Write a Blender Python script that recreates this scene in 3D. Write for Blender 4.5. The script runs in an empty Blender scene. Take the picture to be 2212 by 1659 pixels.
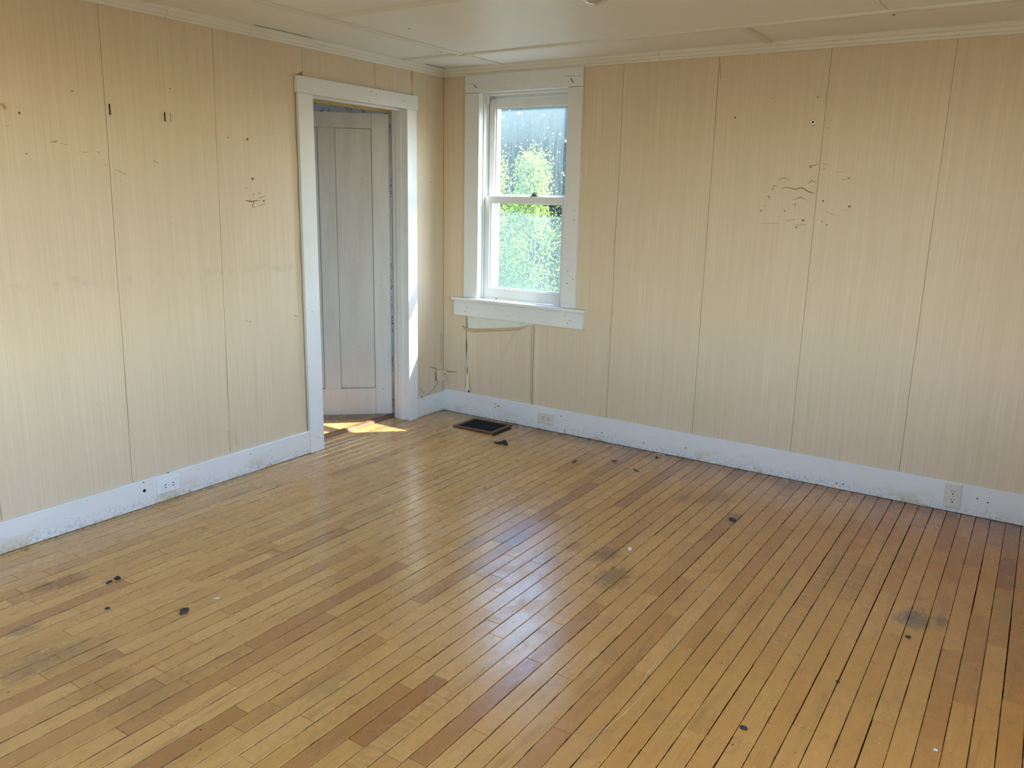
import bpy, bmesh, math, random
from mathutils import Vector, Matrix, noise
R = random.Random(7)
SC = bpy.context.scene
COL = SC.collection
ZC = 2.45            # ceiling height
XR, YB = 4.75, -6.2  # right wall, back wall

# ------------------------------------------------------------------ camera
CAM = Vector((3.7116, -4.7228, 1.5959)); FPX = 1742.1
yaw, pitch, roll = -0.5786, -0.2281, 0.0218
FW = Vector((math.sin(yaw)*math.cos(pitch), math.cos(yaw)*math.cos(pitch), math.sin(pitch)))
_r = FW.cross(Vector((0, 0, 1))).normalized(); _u = _r.cross(FW)
RT = _r*math.cos(roll) + _u*math.sin(roll); UP = -_r*math.sin(roll) + _u*math.cos(roll)
cd = bpy.data.cameras.new('camera'); cam = bpy.data.objects.new('camera', cd); COL.objects.link(cam)
cd.sensor_fit = 'HORIZONTAL'; cd.sensor_width = 36; cd.lens = 36*FPX/2212; cd.clip_start = .05; cd.clip_end = 200
M = Matrix((RT, UP, -FW)).transposed().to_4x4(); M.translation = CAM; cam.matrix_world = M
SC.camera = cam

def on(px, py, axis, v=0.0):
    """point of the plane axis=v that the photograph shows at pixel px, py"""
    d = FW + RT*(px-1106)/FPX + UP*(829.5-py)/FPX
    return CAM + d*((v-CAM[axis])/d[axis])

# ------------------------------------------------------------------ sky, sun, exposure
vs = SC.view_settings; vs.view_transform = 'Standard'; vs.look = 'None'; vs.gamma = 1; vs.use_curve_mapping = False
vs.exposure = 0.29
SUN_DIR = Vector((-1.03, -1.0, -1.57)).normalized()      # the way the light travels
SKY_STRENGTH, SUN_STRENGTH = 2.65, 24.0
w = bpy.data.worlds.new('sky'); SC.world = w; w.use_nodes = True
nt = w.node_tree; nt.nodes.clear()
sky = nt.nodes.new('ShaderNodeTexSky'); sky.sky_type = 'NISHITA'; sky.sun_disc = False
sky.sun_elevation = math.asin(-SUN_DIR.z); sky.sun_rotation = math.atan2(-SUN_DIR.x, -SUN_DIR.y)
sky.air_density = 1.0; sky.dust_density = .8; sky.ozone_density = 2.0
bg = nt.nodes.new('ShaderNodeBackground'); bg.inputs[1].default_value = SKY_STRENGTH
wo = nt.nodes.new('ShaderNodeOutputWorld'); nt.links.new(sky.outputs[0], bg.inputs[0]); nt.links.new(bg.outputs[0], wo.inputs[0])
sl = bpy.data.lights.new('sun', 'SUN'); sl.energy = SUN_STRENGTH; sl.angle = math.radians(.6); sl.color = (1, .95, .86)
so = bpy.data.objects.new('sun', sl); COL.objects.link(so); so.rotation_euler = SUN_DIR.to_track_quat('-Z', 'Y').to_euler(); so.location = (6, 8, 9)

def portal(name, loc, normal, sx, sy):
    l = bpy.data.lights.new(name, 'AREA'); l.shape = 'RECTANGLE'; l.size = sx; l.size_y = sy
    l.cycles.is_portal = True
    o = bpy.data.objects.new(name, l); COL.objects.link(o); o.location = loc
    o.rotation_euler = Vector(normal).to_track_quat('-Z', 'Y').to_euler()
SC.cycles.max_bounces = 8; SC.cycles.diffuse_bounces = 4; SC.cycles.glossy_bounces = 3; SC.cycles.transparent_max_bounces = 12
SC.cycles.use_adaptive_sampling = True; SC.cycles.adaptive_threshold = .035
SC.cycles.caustics_reflective = False; SC.cycles.caustics_refractive = False
SC.cycles.use_denoising = True
SC.cycles.sample_clamp_indirect = 6

# ------------------------------------------------------------------ materials
class NB:
    def __init__(s, name):
        s.m = bpy.data.materials.new(name); s.m.use_nodes = True; s.t = s.m.node_tree; s.t.nodes.clear()
        s.out = s.t.nodes.new('ShaderNodeOutputMaterial')
    def n(s, typ, ins=None, **kw):
        nd = s.t.nodes.new('ShaderNode'+typ)
        for k, v in kw.items(): setattr(nd, k, v)
        for k, v in (ins or {}).items():
            if isinstance(v, bpy.types.NodeSocket): s.t.links.new(v, nd.inputs[k])
            else: nd.inputs[k].default_value = v
        return nd
    def math(s, op, a, b=None, clamp=False):
        i = {0: a}
        if b is not None: i[1] = b
        return s.n('Math', i, operation=op, use_clamp=clamp).outputs[0]
    def pos(s, sc=(1, 1, 1), add=(0, 0, 0)):
        g = s.n('NewGeometry').outputs['Position']
        return s.n('Mapping', {0: g, 'Scale': sc, 'Location': add}).outputs[0]
    def noise(s, vec, scale, detail=3, rough=.55, lac=2.0):
        return s.n('TexNoise', {'Vector': vec, 'Scale': scale, 'Detail': detail, 'Roughness': rough, 'Lacunarity': lac}).outputs[0]
    def ramp(s, fac, stops, interp='LINEAR'):
        r = s.n('ValToRGB', {0: fac}); cr = r.color_ramp; cr.interpolation = interp
        while len(cr.elements) < len(stops): cr.elements.new(.5)
        for e, (p, c) in zip(cr.elements, stops):
            e.position = p; e.color = (c, c, c, 1) if isinstance(c, (int, float)) else (*c, 1)
        return r.outputs[0]
    def mix(s, fac, a, b, mode='MIX'):
        nd = s.n('Mix', data_type='RGBA', blend_type=mode)
        for k, v in ((0, fac), (6, a), (7, b)):
            if isinstance(v, bpy.types.NodeSocket): s.t.links.new(v, nd.inputs[k])
            else: nd.inputs[k].default_value = v if k == 0 else ((*v, 1) if len(v) == 3 else v)
        return nd.outputs[2]
    def bsdf(s, color, rough=.5, bump=None, bstr=.3, bdist=.001, spec=.5, metal=0, **kw):
        p = s.n('BsdfPrincipled')
        for k, v in (('Base Color', color), ('Roughness', rough), ('Specular IOR Level', spec), ('Metallic', metal)):
            if isinstance(v, bpy.types.NodeSocket): s.t.links.new(v, p.inputs[k])
            else: p.inputs[k].default_value = (*v, 1) if isinstance(v, tuple) and len(v) == 3 else v
        if bump is not None:
            b = s.n('Bump', {'Height': bump, 'Strength': bstr, 'Distance': bdist}); s.t.links.new(b.outputs[0], p.inputs['Normal'])
        for k, v in kw.items(): p.inputs[k].default_value = v
        return p.outputs[0]
    def done(s, surf):
        s.t.links.new(surf, s.out.inputs[0]); return s.m

def plain(name, col, rough=.5, metal=0, spec=.5, var=.12, scale=30):
    b = NB(name); n = b.noise(b.pos(), scale)
    c = b.mix(n, tuple(x*(1-var) for x in col), tuple(min(1, x*(1+var)) for x in col))
    return b.done(b.bsdf(c, rough, metal=metal, spec=spec))

def mat_wallpaper():
    b = NB('cream_strie_wallpaper')
    g = b.n('NewGeometry').outputs['Position']; s = b.n('SeparateXYZ', {0: g})
    u = b.math('ADD', s.outputs[0], s.outputs[1])
    def st(su, sz, det=2, rough=.6):
        v = b.n('CombineXYZ', {0: b.math('MULTIPLY', u, su), 1: b.math('MULTIPLY', s.outputs[2], sz)}).outputs[0]
        return b.noise(v, 1.0, det, rough)
    fine = st(420, 2.6); mid = st(120, 1.2); wide = st(26, .5); weave = st(250, 420, 1)
    f = b.ramp(b.math('ADD', b.math('MULTIPLY', fine, .6), b.math('MULTIPLY', mid, .4)), [(.36, 0.0), (.64, 1.0)])
    c = b.mix(f, (.636, .503, .350), (.735, .606, .452))
    c = b.mix(b.ramp(wide, [(.35, 0.0), (.75, .35)]), c, (.59, .465, .31))
    blot = b.noise(b.pos(), 1.6, 4, .6)
    c = b.mix(b.ramp(blot, [(.42, 0.0), (.75, .45)]), c, (.60, .505, .33))
    blot2 = b.noise(b.pos(add=(7, 3, 2)), 2.3, 3, .5)
    c = b.mix(b.ramp(blot2, [(.5, 0.0), (.8, .3)]), c, (.69, .53, .40))
    # dim horizontal scuffs at chair height and a few random specks
    sp = b.noise(b.pos(add=(1, 2, 3)), 42, 2, .5)
    c = b.mix(b.ramp(sp, [(.755, 0.0), (.78, .55)]), c, (.25, .15, .07))
    hz = b.math('SUBTRACT', 1.0, b.math('MULTIPLY', b.math('ABSOLUTE', b.math('SUBTRACT', s.outputs[2], 1.17)), 28), True)
    sc_ = b.math('MULTIPLY', b.math('MULTIPLY', hz, b.math('LESS_THAN', s.outputs[0], .1)), b.ramp(b.noise(b.pos(), 14, 4, .7), [(.5, 0.0), (.7, .5)]))
    c = b.mix(sc_, c, (.36, .31, .25))
    h = b.math('ADD', b.math('MULTIPLY', fine, .7), b.math('MULTIPLY', weave, .3))
    return b.done(b.bsdf(c, .46, h, .25, .0006, spec=.5))

def mat_white(name, col=(.74, .74, .73), rough=.38, chips=True, stains=False):
    b = NB(name)
    n = b.noise(b.pos(), 3.5, 4, .6); c = b.mix(n, tuple(x*.93 for x in col), tuple(min(1, x*1.05) for x in col))
    y = b.noise(b.pos(add=(4, 1, 9)), 5, 3)
    c = b.mix(b.ramp(y, [(.55, 0.0), (.8, .35)]), c, (.66, .62, .50))
    if stains:
        e = b.noise(b.pos((1, 1, 2.2), (3, 8, 2)), 3.4, 4, .65)
        zz = b.n('SeparateXYZ', {0: b.pos()}).outputs[2]
        low = b.math('SUBTRACT', 1.0, b.math('MULTIPLY', zz, 9), True)
        c = b.mix(b.math('MULTIPLY', low, b.ramp(e, [(.55, 0.0), (.6, .8)])), c, (.60, .53, .36))
        g = b.noise(b.pos(), 55, 3, .6)
        grime = b.math('MULTIPLY', b.math('SUBTRACT', 1.0, b.math('MULTIPLY', zz, 14), True), b.ramp(g, [(.45, 0.0), (.75, .8)]))
        c = b.mix(grime, c, (.22, .19, .17))
    if chips:
        v = b.noise(b.pos((1, 1, 1.6)), 62, 2, .5)
        c = b.mix(b.ramp(v, [(.735, 0.0), (.75, .85)]), c, (.10, .085, .075))
    h = b.noise(b.pos(), 22, 5, .65)
    r = b.ramp(b.noise(b.pos(), 9, 3), [(.3, rough*.75), (.7, rough*1.3)])
    return b.done(b.bsdf(c, r, h, .35, .0015))

BWD_ = .068; X0_ = 3.043-44*BWD_
def mat_floor():
    b = NB('worn_maple_floor_varnish')
    at = b.n('Attribute', attribute_name='board'); ac = b.n('SeparateXYZ', {0: at.outputs['Vector']})
    tone, seed, fig = ac.outputs[0], ac.outputs[1], ac.outputs[2]
    g = b.n('NewGeometry').outputs['Position']; s = b.n('SeparateXYZ', {0: g})
    X, Y = s.outputs[0], s.outputs[1]
    sd = b.math('MULTIPLY', seed, 53.0)
    def gr(sx, sy, det, rough, off=0.0):
        v = b.n('CombineXYZ', {0: b.math('MULTIPLY', X, sx), 1: b.math('ADD', b.math('MULTIPLY', Y, sy), sd), 2: b.math('ADD', sd, off)}).outputs[0]
        return b.n('TexNoise', {'Vector': v, 'Scale': 1.0, 'Detail': det, 'Roughness': rough, 'Distortion': .6}).outputs[0]
    grain = gr(170, 5, 4, .65); broad = gr(28, 1.6, 3, .55, 3.1); pores = gr(420, 16, 2, .6, 9)
    c = b.ramp(tone, [(0.0, (.68, .40, .128)), (.45, (.59, .325, .090)), (.75, (.46, .220, .062)), (1.0, (.28, .098, .028))])
    c = b.mix(b.ramp(grain, [(.35, 0.0), (.68, .42)]), c, b.mix(.45, c, (.26, .13, .045)))
    # heart streaks in some boards
    hs = b.math('MULTIPLY', b.ramp(broad, [(.56, 0.0), (.63, 1.0)]), b.ramp(seed, [(.5, .12), (.72, .8)]))
    c = b.mix(b.math('MULTIPLY', hs, .42), c, (.27, .13, .045))
    # curly figure
    wv = b.n('TexWave', {'Vector': b.n('CombineXYZ', {0: b.math('MULTIPLY', X, 5), 1: b.math('MULTIPLY', Y, 13)}).outputs[0], 'Scale': .7, 'Distortion': 9.0, 'Detail': 3.0, 'Detail Scale': 1.6}, bands_direction='Y').outputs['Fac']
    c = b.mix(b.math('MULTIPLY', fig, b.math('MULTIPLY', wv, .42)), c, (.25, .115, .035))
    # darker amber toward window wall and right: the dimmer light there put into colour
    big = b.noise(b.pos((1, 1, 0)), .9, 4, .6)
    amb = b.math('MULTIPLY', b.math('ADD', b.math('MULTIPLY', X, .30), b.math('MULTIPLY', Y, .17)), .9)
    amb = b.math('ADD', amb, b.math('MULTIPLY', b.math('SUBTRACT', big, .5), .9), True)
    c = b.mix(b.math('MULTIPLY', amb, .95), c, b.mix(1.0, c, (.86, .60, .27), 'MULTIPLY'))
    # dirt: specks, smears, named stains
    worn = b.math('SUBTRACT', 1.0, b.math('MULTIPLY', b.math('ADD', b.math('ABSOLUTE', b.math('SUBTRACT', X, 1.5)), b.math('MULTIPLY', b.math('ABSOLUTE', b.math('ADD', Y, 2.9)), .6)), .62), True)
    sp = b.noise(b.pos((1, .8, 1)), 95, 3, .7)
    thr = b.math('SUBTRACT', .705, b.math('MULTIPLY', worn, .065))
    spk = b.math('MULTIPLY', b.math('SUBTRACT', sp, thr), 18, True)
    c = b.mix(b.math('MULTIPLY', spk, .75), c, (.12, .058, .028))
    sm = b.noise(b.pos((1.3, .45, 1), (5, 1, 0)), 7.5, 5, .72)
    c = b.mix(b.math('MULTIPLY', b.math('MULTIPLY', b.math('SUBTRACT', sm, .52), 2.8, True), .55), c, (.23, .125, .055))
    fs = b.noise(b.pos((1, .35, 1), (1, 7, 0)), 48, 4, .75)
    c = b.mix(b.math('MULTIPLY', b.math('MULTIPLY', b.math('SUBTRACT', fs, .54), 5, True), .45), c, (.24, .13, .06))
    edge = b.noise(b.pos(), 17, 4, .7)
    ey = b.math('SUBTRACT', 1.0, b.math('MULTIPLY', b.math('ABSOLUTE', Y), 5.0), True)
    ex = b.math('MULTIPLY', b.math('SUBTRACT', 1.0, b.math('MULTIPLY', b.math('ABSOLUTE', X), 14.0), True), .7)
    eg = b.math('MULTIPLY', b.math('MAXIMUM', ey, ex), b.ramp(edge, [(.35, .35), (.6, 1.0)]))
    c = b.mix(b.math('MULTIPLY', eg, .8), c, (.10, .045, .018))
    wob = b.noise(b.pos((1, .55, 1)), 46, 6, .8)
    for px, py, rad, st, cc in STAINS:
        p = on(px, py, 2)
        dx = b.math('SUBTRACT', X, p.x); dy = b.math('MULTIPLY', b.math('SUBTRACT', Y, p.y), .6)
        d = b.math('SQRT', b.math('ADD', b.math('MULTIPLY', dx, dx), b.math('MULTIPLY', dy, dy)))
        f = b.math('SUBTRACT', 1.0, b.math('DIVIDE', d, rad), True)
        f = b.math('MULTIPLY', b.math('SUBTRACT', b.math('ADD', b.math('MULTIPLY', f, .75), b.math('MULTIPLY', wob, 1.7)), 1.12), 4, True)
        f = b.math('MULTIPLY', f, b.math('LESS_THAN', d, rad))
        c = b.mix(b.math('MULTIPLY', f, st), c, cc)
    # grime packed along the long joints
    fx = b.math('FRACT', b.math('DIVIDE', b.math('SUBTRACT', X, X0_), BWD_))
    ed = b.math('SUBTRACT', .5, b.math('ABSOLUTE', b.math('SUBTRACT', fx, .5)))
    gn = b.noise(b.pos((1, .3, 1)), 22, 3, .7)
    jw = b.math('MULTIPLY', b.math('SUBTRACT', gn, .28), .16)
    jf = b.math('MULTIPLY', b.math('SUBTRACT', jw, ed), 26, True)
    c = b.mix(b.math('MULTIPLY', jf, .92), c, (.10, .048, .02))
    # finish: patchy varnish
    wr = b.noise(b.pos((1, .7, 1), (2, 2, 0)), 6, 5, .74)
    r = b.ramp(wr, [(.36, .19), (.50, .26), (.62, .42)])
    r = b.math('ADD', r, b.math('MULTIPLY', spk, .2), True)
    h = b.math('ADD', b.math('MULTIPLY', pores, .35), b.math('MULTIPLY', b.noise(b.pos((1, .25, 1)), 26, 3), .65))
    return b.done(b.bsdf(c, r, h, .22, .0012, spec=.7, **{'Coat Weight': .42, 'Coat Roughness': .2}))
STAINS = [(1981, 1337, .10, .75, (.11, .085, .06)), (2030, 1342, .05, .6, (.09, .07, .05)), (1950, 1335, .06, .6, (.12, .09, .06)),
          (1307, 1199, .11, .55, (.12, .045, .022)), (1327, 1246, .13, .6, (.11, .045, .022)), (1240, 1180, .07, .4, (.14, .06, .03)),
          (145, 1255, .09, .7, (.22, .07, .015)), (90, 1270, .08, .5, (.18, .07, .02)), (50, 1360, .07, .5, (.10, .06, .045)),
          (550, 1265, .04, .45, (.30, .14, .03)), (150, 1410, .16, .4, (.22, .13, .05)), (230, 1475, .12, .45, (.26, .11, .03)),
          (60, 1440, .14, .45, (.20, .10, .04)), (1583, 1120, .07, .5, (.10, .07, .05)), (1480, 1075, .10, .5, (.25, .11, .025)),
          (1560, 1075, .10, .45, (.16, .08, .035)), (1020, 1170, .10, .45, (.22, .15, .10)), (1110, 1160, .13, .45, (.19, .14, .09)),
          (1180, 1215, .10, .35, (.20, .14, .09)), (1700, 1050, .10, .4, (.15, .075, .03)), (330, 1500, .18, .35, (.18, .10, .04)),
          (1060, 1230, .10, .35, (.21, .15, .10)), (700, 1480, .12, .3, (.18, .11, .05))]

def mat_ceiling():
    b = NB('aged_white_ceiling_paint')
    n = b.noise(b.pos(), 1.7, 4, .6); c = b.mix(n, (.77, .77, .735), (.83, .835, .80))
    v = b.noise(b.pos(), 48, 2, .5); c = b.mix(b.ramp(v, [(.76, 0.0), (.775, .7)]), c, (.2, .17, .12))
    return b.done(b.bsdf(c, .42, b.noise(b.pos(), 8, 4), .2, .003, spec=.4))

def mat_floral():
    b = NB('white_floral_wallpaper')
    v1 = b.n('TexVoronoi', {'Vector': b.pos(), 'Scale': 13.0}); v2 = b.n('TexVoronoi', {'Vector': b.pos(), 'Scale': 95.0})
    cl = b.math('LESS_THAN', v1.outputs['Distance'], .42); dt = b.math('LESS_THAN', v2.outputs['Distance'], .43)
    c = b.mix(b.math('MULTIPLY', cl, dt), (.66, .64, .66), (.05, .05, .13))
    return b.done(b.bsdf(c, .6))

def mat_glass(name, dirt=.12, streak=False, tint=(.95, .98, .98)):
    b = NB(name)
    f = dirt
    if streak:
        st = b.noise(b.pos((150, 150, 5)), 1.0, 4, .7)
        dr = b.noise(b.pos((1, 1, .8)), 230, 2, .6)
        z = b.n('SeparateXYZ', {0: b.pos()}).outputs[2]
        top = b.ramp(b.math('MULTIPLY', b.math('SUBTRACT', z, 1.6), 1.75, True), [(.0, .0), (.55, .03), (.86, .22), (1.0, .36)])
        f = b.math('ADD', b.math('ADD', b.ramp(st, [(.45, .03), (.72, .28)]), b.ramp(dr, [(.6, 0.0), (.7, .30)])), b.math('ADD', top, dirt-.05), True)
    else:
        dr = b.noise(b.pos(), 60, 4, .6); f = b.math('ADD', b.ramp(dr, [(.4, 0.0), (.75, .12)]), dirt, True)
    tr = b.n('BsdfTransparent', {0: (*tint, 1)}).outputs[0]
    df = b.n('BsdfTranslucent', {0: (.13, .165, .17, 1)}).outputs[0]
    m1 = b.n('MixShader', {0: f, 1: tr, 2: df}).outputs[0]
    gl = b.n('BsdfGlossy', {'Roughness': .03}).outputs[0]
    fc = b.n('LayerWeight', {'Blend': .5}).outputs['Facing']
    fr = b.math('ADD', b.math('MULTIPLY', b.math('POWER', fc, 4.0), .4), .025)
    return b.done(b.n('MixShader', {0: fr, 1: m1, 2: gl}).outputs[0])

def mat_screen():
    b = NB('insect_screen_mesh')
    tr = b.n('BsdfTransparent', {0: (.95, .97, 1, 1)}).outputs[0]
    df = b.n('BsdfDiffuse', {0: (.10, .11, .12, 1)}).outputs[0]; tl = b.n('BsdfTranslucent', {0: (.12, .14, .15, 1)}).outputs[0]
    a = b.n('AddShader', {0: df, 1: tl}).outputs[0]
    return b.done(b.n('MixShader', {0: .14, 1: tr, 2: a}).outputs[0])

def mat_leaf(name, c1, c2, tr=.45):
    b = NB(name)
    n = b.noise(b.pos(), 5.0, 4, .75); n2 = b.noise(b.pos(), 28, 2)
    f = b.ramp(b.math('ADD', b.math('MULTIPLY', n, .6), b.math('MULTIPLY', n2, .4)), [(.38, 0.0), (.64, 1.0)])
    c = b.mix(f, c1, c2)
    d = b.n('BsdfDiffuse', {0: c}).outputs[0]; t = b.n('BsdfTranslucent', {0: c}).outputs[0]
    return b.done(b.n('MixShader', {0: tr, 1: d, 2: t}).outputs[0])

WP = mat_wallpaper(); WHITE = mat_white('white_gloss_trim_paint', stains=False); BASEW = mat_white('white_baseboard_paint', stains=True)
VINYL = mat_white('white_window_frame_paint', (.76, .78, .78), .35, chips=False)
def mat_door():
    b = NB('stained_white_door_paint')
    n = b.noise(b.pos((5, 5, .7)), 2.2, 5, .65); c = b.mix(b.ramp(n, [(.45, 0.0), (.72, .45)]), (.60, .59, .575), (.44, .40, .34))
    c = b.mix(b.ramp(b.noise(b.pos((40, 40, 2)), 1.0, 3, .6), [(.5, 0.0), (.8, .12)]), c, (.42, .39, .34))
    c = b.mix(b.ramp(b.noise(b.pos(), 60, 2, .5), [(.76, 0.0), (.775, .85)]), c, (.08, .06, .05))
    return b.done(b.bsdf(c, .4, b.noise(b.pos((30, 30, 2)), 1.0, 4), .4, .001))
DOORW = mat_door()
CORN = mat_white('cream_white_cornice_paint', (.74, .72, .64), .42, chips=False)
CEIL = mat_ceiling(); FLOOR = mat_floor(); FLORAL = mat_floral()
PLASTER = plain('old_wall_backing', (.34, .25, .16), .9)
BARE = plain('bare_plaster_patch', (.70, .70, .61), .8, var=.12, scale=14)
TANPAPER = plain('tan_wallpaper_underside', (.62, .42, .22), .7, var=.15)
CREASE = plain('brown_torn_paper_edge', (.22, .135, .07), .9)
PEDGE = plain('wallpaper_cut_edge', (.42, .31, .20), .9)
DARK = plain('blackened_hole', (.012, .010, .010), .9)
GROOVE = plain('dark_subfloor_dust', (.022, .014, .010), .95)
WOODTH = plain('brown_worn_threshold_wood', (.22, .11, .05), .5, var=.35, scale=45)
MUSTARD = plain('mustard_old_paint', (.50, .33, .08), .5, var=.3)
BRONZE = plain('brown_register_metal', (.13, .065, .03), .4, metal=.3)
BLACKMET = plain('black_register_metal', (.012, .012, .014), .5, metal=.2)
PLATE = plain('ivory_outlet_plastic', (.66, .63, .55), .3, var=.05)
PLATEW = plain('white_painted_outlet', (.74, .75, .77), .35, var=.05)
HINGE = plain('painted_hinge_metal', (.45, .43, .39), .4, var=.3)
CHROME = plain('tarnished_latch_metal', (.10, .09, .08), .35, metal=.6)
BLACKSCRAP = plain('black_rubber_scrap', (.015, .015, .017), .6)
LUMP = plain('dark_debris_lump', (.05, .04, .035), .8, var=.6, scale=120)
FLAKE = plain('white_paint_flake', (.78, .76, .70), .6)
LEAFDRY = plain('brown_dry_leaf', (.10, .045, .025), .7, var=.4)
SPLINT = plain('pale_wood_splinter', (.55, .38, .20), .6)
GLASS_U = mat_glass('streaked_upper_pane_glass', .10, True); GLASS_L = mat_glass('hazy_lower_pane_glass', .06)
GLASS_C = mat_glass('plain_window_glass', .02); SCREEN = mat_screen()
SIDING = plain('white_clapboard_paint', (.62, .63, .62), .6); GRASS = mat_leaf('lawn_grass', (.10, .10, .065), (.16, .16, .11), .2)
PORCEL = plain('white_porcelain', (.75, .73, .68), .15, var=.03)

# ------------------------------------------------------------------ mesh helpers
def obj(name, mesh, mat=None, parent=None, loc=None, rot=None):
    if isinstance(mesh, bmesh.types.BMesh):
        me = bpy.data.meshes.new(name); mesh.normal_update(); mesh.to_mesh(me); mesh.free(); mesh = me
    o = bpy.data.objects.new(name, mesh); COL.objects.link(o)
    if mat is not None:
        for m_ in (mat if isinstance(mat, (list, tuple)) else [mat]): mesh.materials.append(m_)
    if parent is not None: o.parent = parent
    if loc is not None: o.location = loc
    if rot is not None: o.rotation_euler = rot
    return o
def empty(name, loc=(0, 0, 0), rot=(0, 0, 0)):
    o = bpy.data.objects.new(name, None); COL.objects.link(o); o.location = loc; o.rotation_euler = rot
    o.empty_display_size = .1; return o
def tag(o, label=None, cat=None, group=None, kind=None):
    if label: o['label'] = label
    if cat: o['category'] = cat
    if group: o['group'] = group
    if kind: o['kind'] = kind
    return o
def box(bm, a, b, bev=0.0, mi=0):
    a, b = Vector(a), Vector(b)
    r = bmesh.ops.create_cube(bm, size=1.0)
    for v in r['verts']:
        v.co = Vector(((a[i]+b[i])/2 + v.co[i]*abs(b[i]-a[i])) for i in range(3))
    fs = set(f for v in r['verts'] for f in v.link_faces)
    for f in fs: f.material_index = mi
    if bev > 0:
        es = list(set(e for v in r['verts'] for e in v.link_edges))
        bmesh.ops.bevel(bm, geom=es, offset=bev, segments=2, affect='EDGES', profile=.6)
    return bm
def boxes(*bs, bev=0.0):
    bm = bmesh.new()
    for a, b in bs: box(bm, a, b, bev)
    return bm
def bx(name, a, b, mat, parent=None, bev=.0015): return obj(name, boxes((a, b), bev=bev), mat, parent)
def prism(bm, pts, axis, lo, hi):
    """outline pts (2D) extruded along axis from lo to hi"""
    def P(p, t):
        q = list(p); q.insert(axis, t); return Vector(q)
    A = [bm.verts.new(P(p, lo)) for p in pts]; B = [bm.verts.new(P(p, hi)) for p in pts]
    n = len(pts)
    for i in range(n): bm.faces.new((A[i], A[(i+1) % n], B[(i+1) % n], B[i]))
    bm.faces.new(A[::-1]); bm.faces.new(B)
    bmesh.ops.recalc_face_normals(bm, faces=bm.faces[:]); return bm
def tube(bm, pts, rad, seg=6):
    rings = []
    for i, p in enumerate(pts):
        p = Vector(p); d = (Vector(pts[min(i+1, len(pts)-1)])-Vector(pts[max(i-1, 0)])).normalized()
        a = d.orthogonal().normalized(); c = d.cross(a); r = rad[i] if isinstance(rad, (list, tuple)) else rad
        rings.append([bm.verts.new(p+(a*math.cos(t*2*math.pi/seg)+c*math.sin(t*2*math.pi/seg))*r) for t in range(seg)])
    for A, B in zip(rings, rings[1:]):
        for k in range(seg): bm.faces.new((A[k], A[(k+1) % seg], B[(k+1) % seg], B[k]))
    bm.faces.new(rings[0][::-1]); bm.faces.new(rings[-1])
    bmesh.ops.recalc_face_normals(bm, faces=bm.faces[:]); return bm
def lathe(bm, prof, seg=24):
    rings = [[bm.verts.new((r*math.cos(t*2*math.pi/seg), r*math.sin(t*2*math.pi/seg), z)) for t in range(seg)] for r, z in prof]
    for A, B in zip(rings, rings[1:]):
        for k in range(seg): bm.faces.new((A[k], A[(k+1) % seg], B[(k+1) % seg], B[k]))
    bm.faces.new(rings[0][::-1]); bm.faces.new(rings[-1])
    bmesh.ops.recalc_face_normals(bm, faces=bm.faces[:]); return bm
def smooth(o):
    for p in o.data.polygons: p.use_smooth = True
    return o
def disc(bm, c, n, r, t, seg=10):
    """thin short cylinder at c, facing n"""
    n = Vector(n).normalized(); a = n.orthogonal().normalized(); d = n.cross(a); c = Vector(c)
    A = [bm.verts.new(c+(a*math.cos(k*2*math.pi/seg)+d*math.sin(k*2*math.pi/seg))*r) for k in range(seg)]
    B = [bm.verts.new(v.co+n*t) for v in A]
    for k in range(seg): bm.faces.new((A[k], A[(k+1) % seg], B[(k+1) % seg], B[k]))
    bm.faces.new(A[::-1]); bm.faces.new(B); bmesh.ops.recalc_face_normals(bm, faces=bm.faces[:]); return bm

# ------------------------------------------------------------------ walls (the boards and plaster behind the paper)
T = .14
# window wall, with opening for window_1
WX0, WX1, WZ0, WZ1 = .312, 1.029, .850, 2.294
ww = obj('wall_window', boxes(((-4.2, 0, -.3), (WX0, T, 2.75)), ((WX1, 0, -.3), (XR+T, T, 2.75)), ((WX0, 0, -.3), (WX1, T, WZ0)), ((WX0, 0, WZ1), (WX1, T, 2.75))), PLASTER)
tag(ww, 'window wall papered in cream striped wallpaper with worn seams', kind='structure')
# left wall, with the doorway
DY0, DY1, DZ = -1.245, -.418, 2.148
TL = .115
wl = obj('wall_left', boxes(((-TL, YB, -.3), (0, DY0-.012, 2.75)), ((-TL, DY1+.012, -.3), (0, 0, 2.75)), ((-TL, DY0-.012, DZ+.012), (0, DY1+.012, 2.75))), [PLASTER])
tag(wl, 'left wall papered in cream wallpaper around the doorway', kind='structure')
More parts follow.
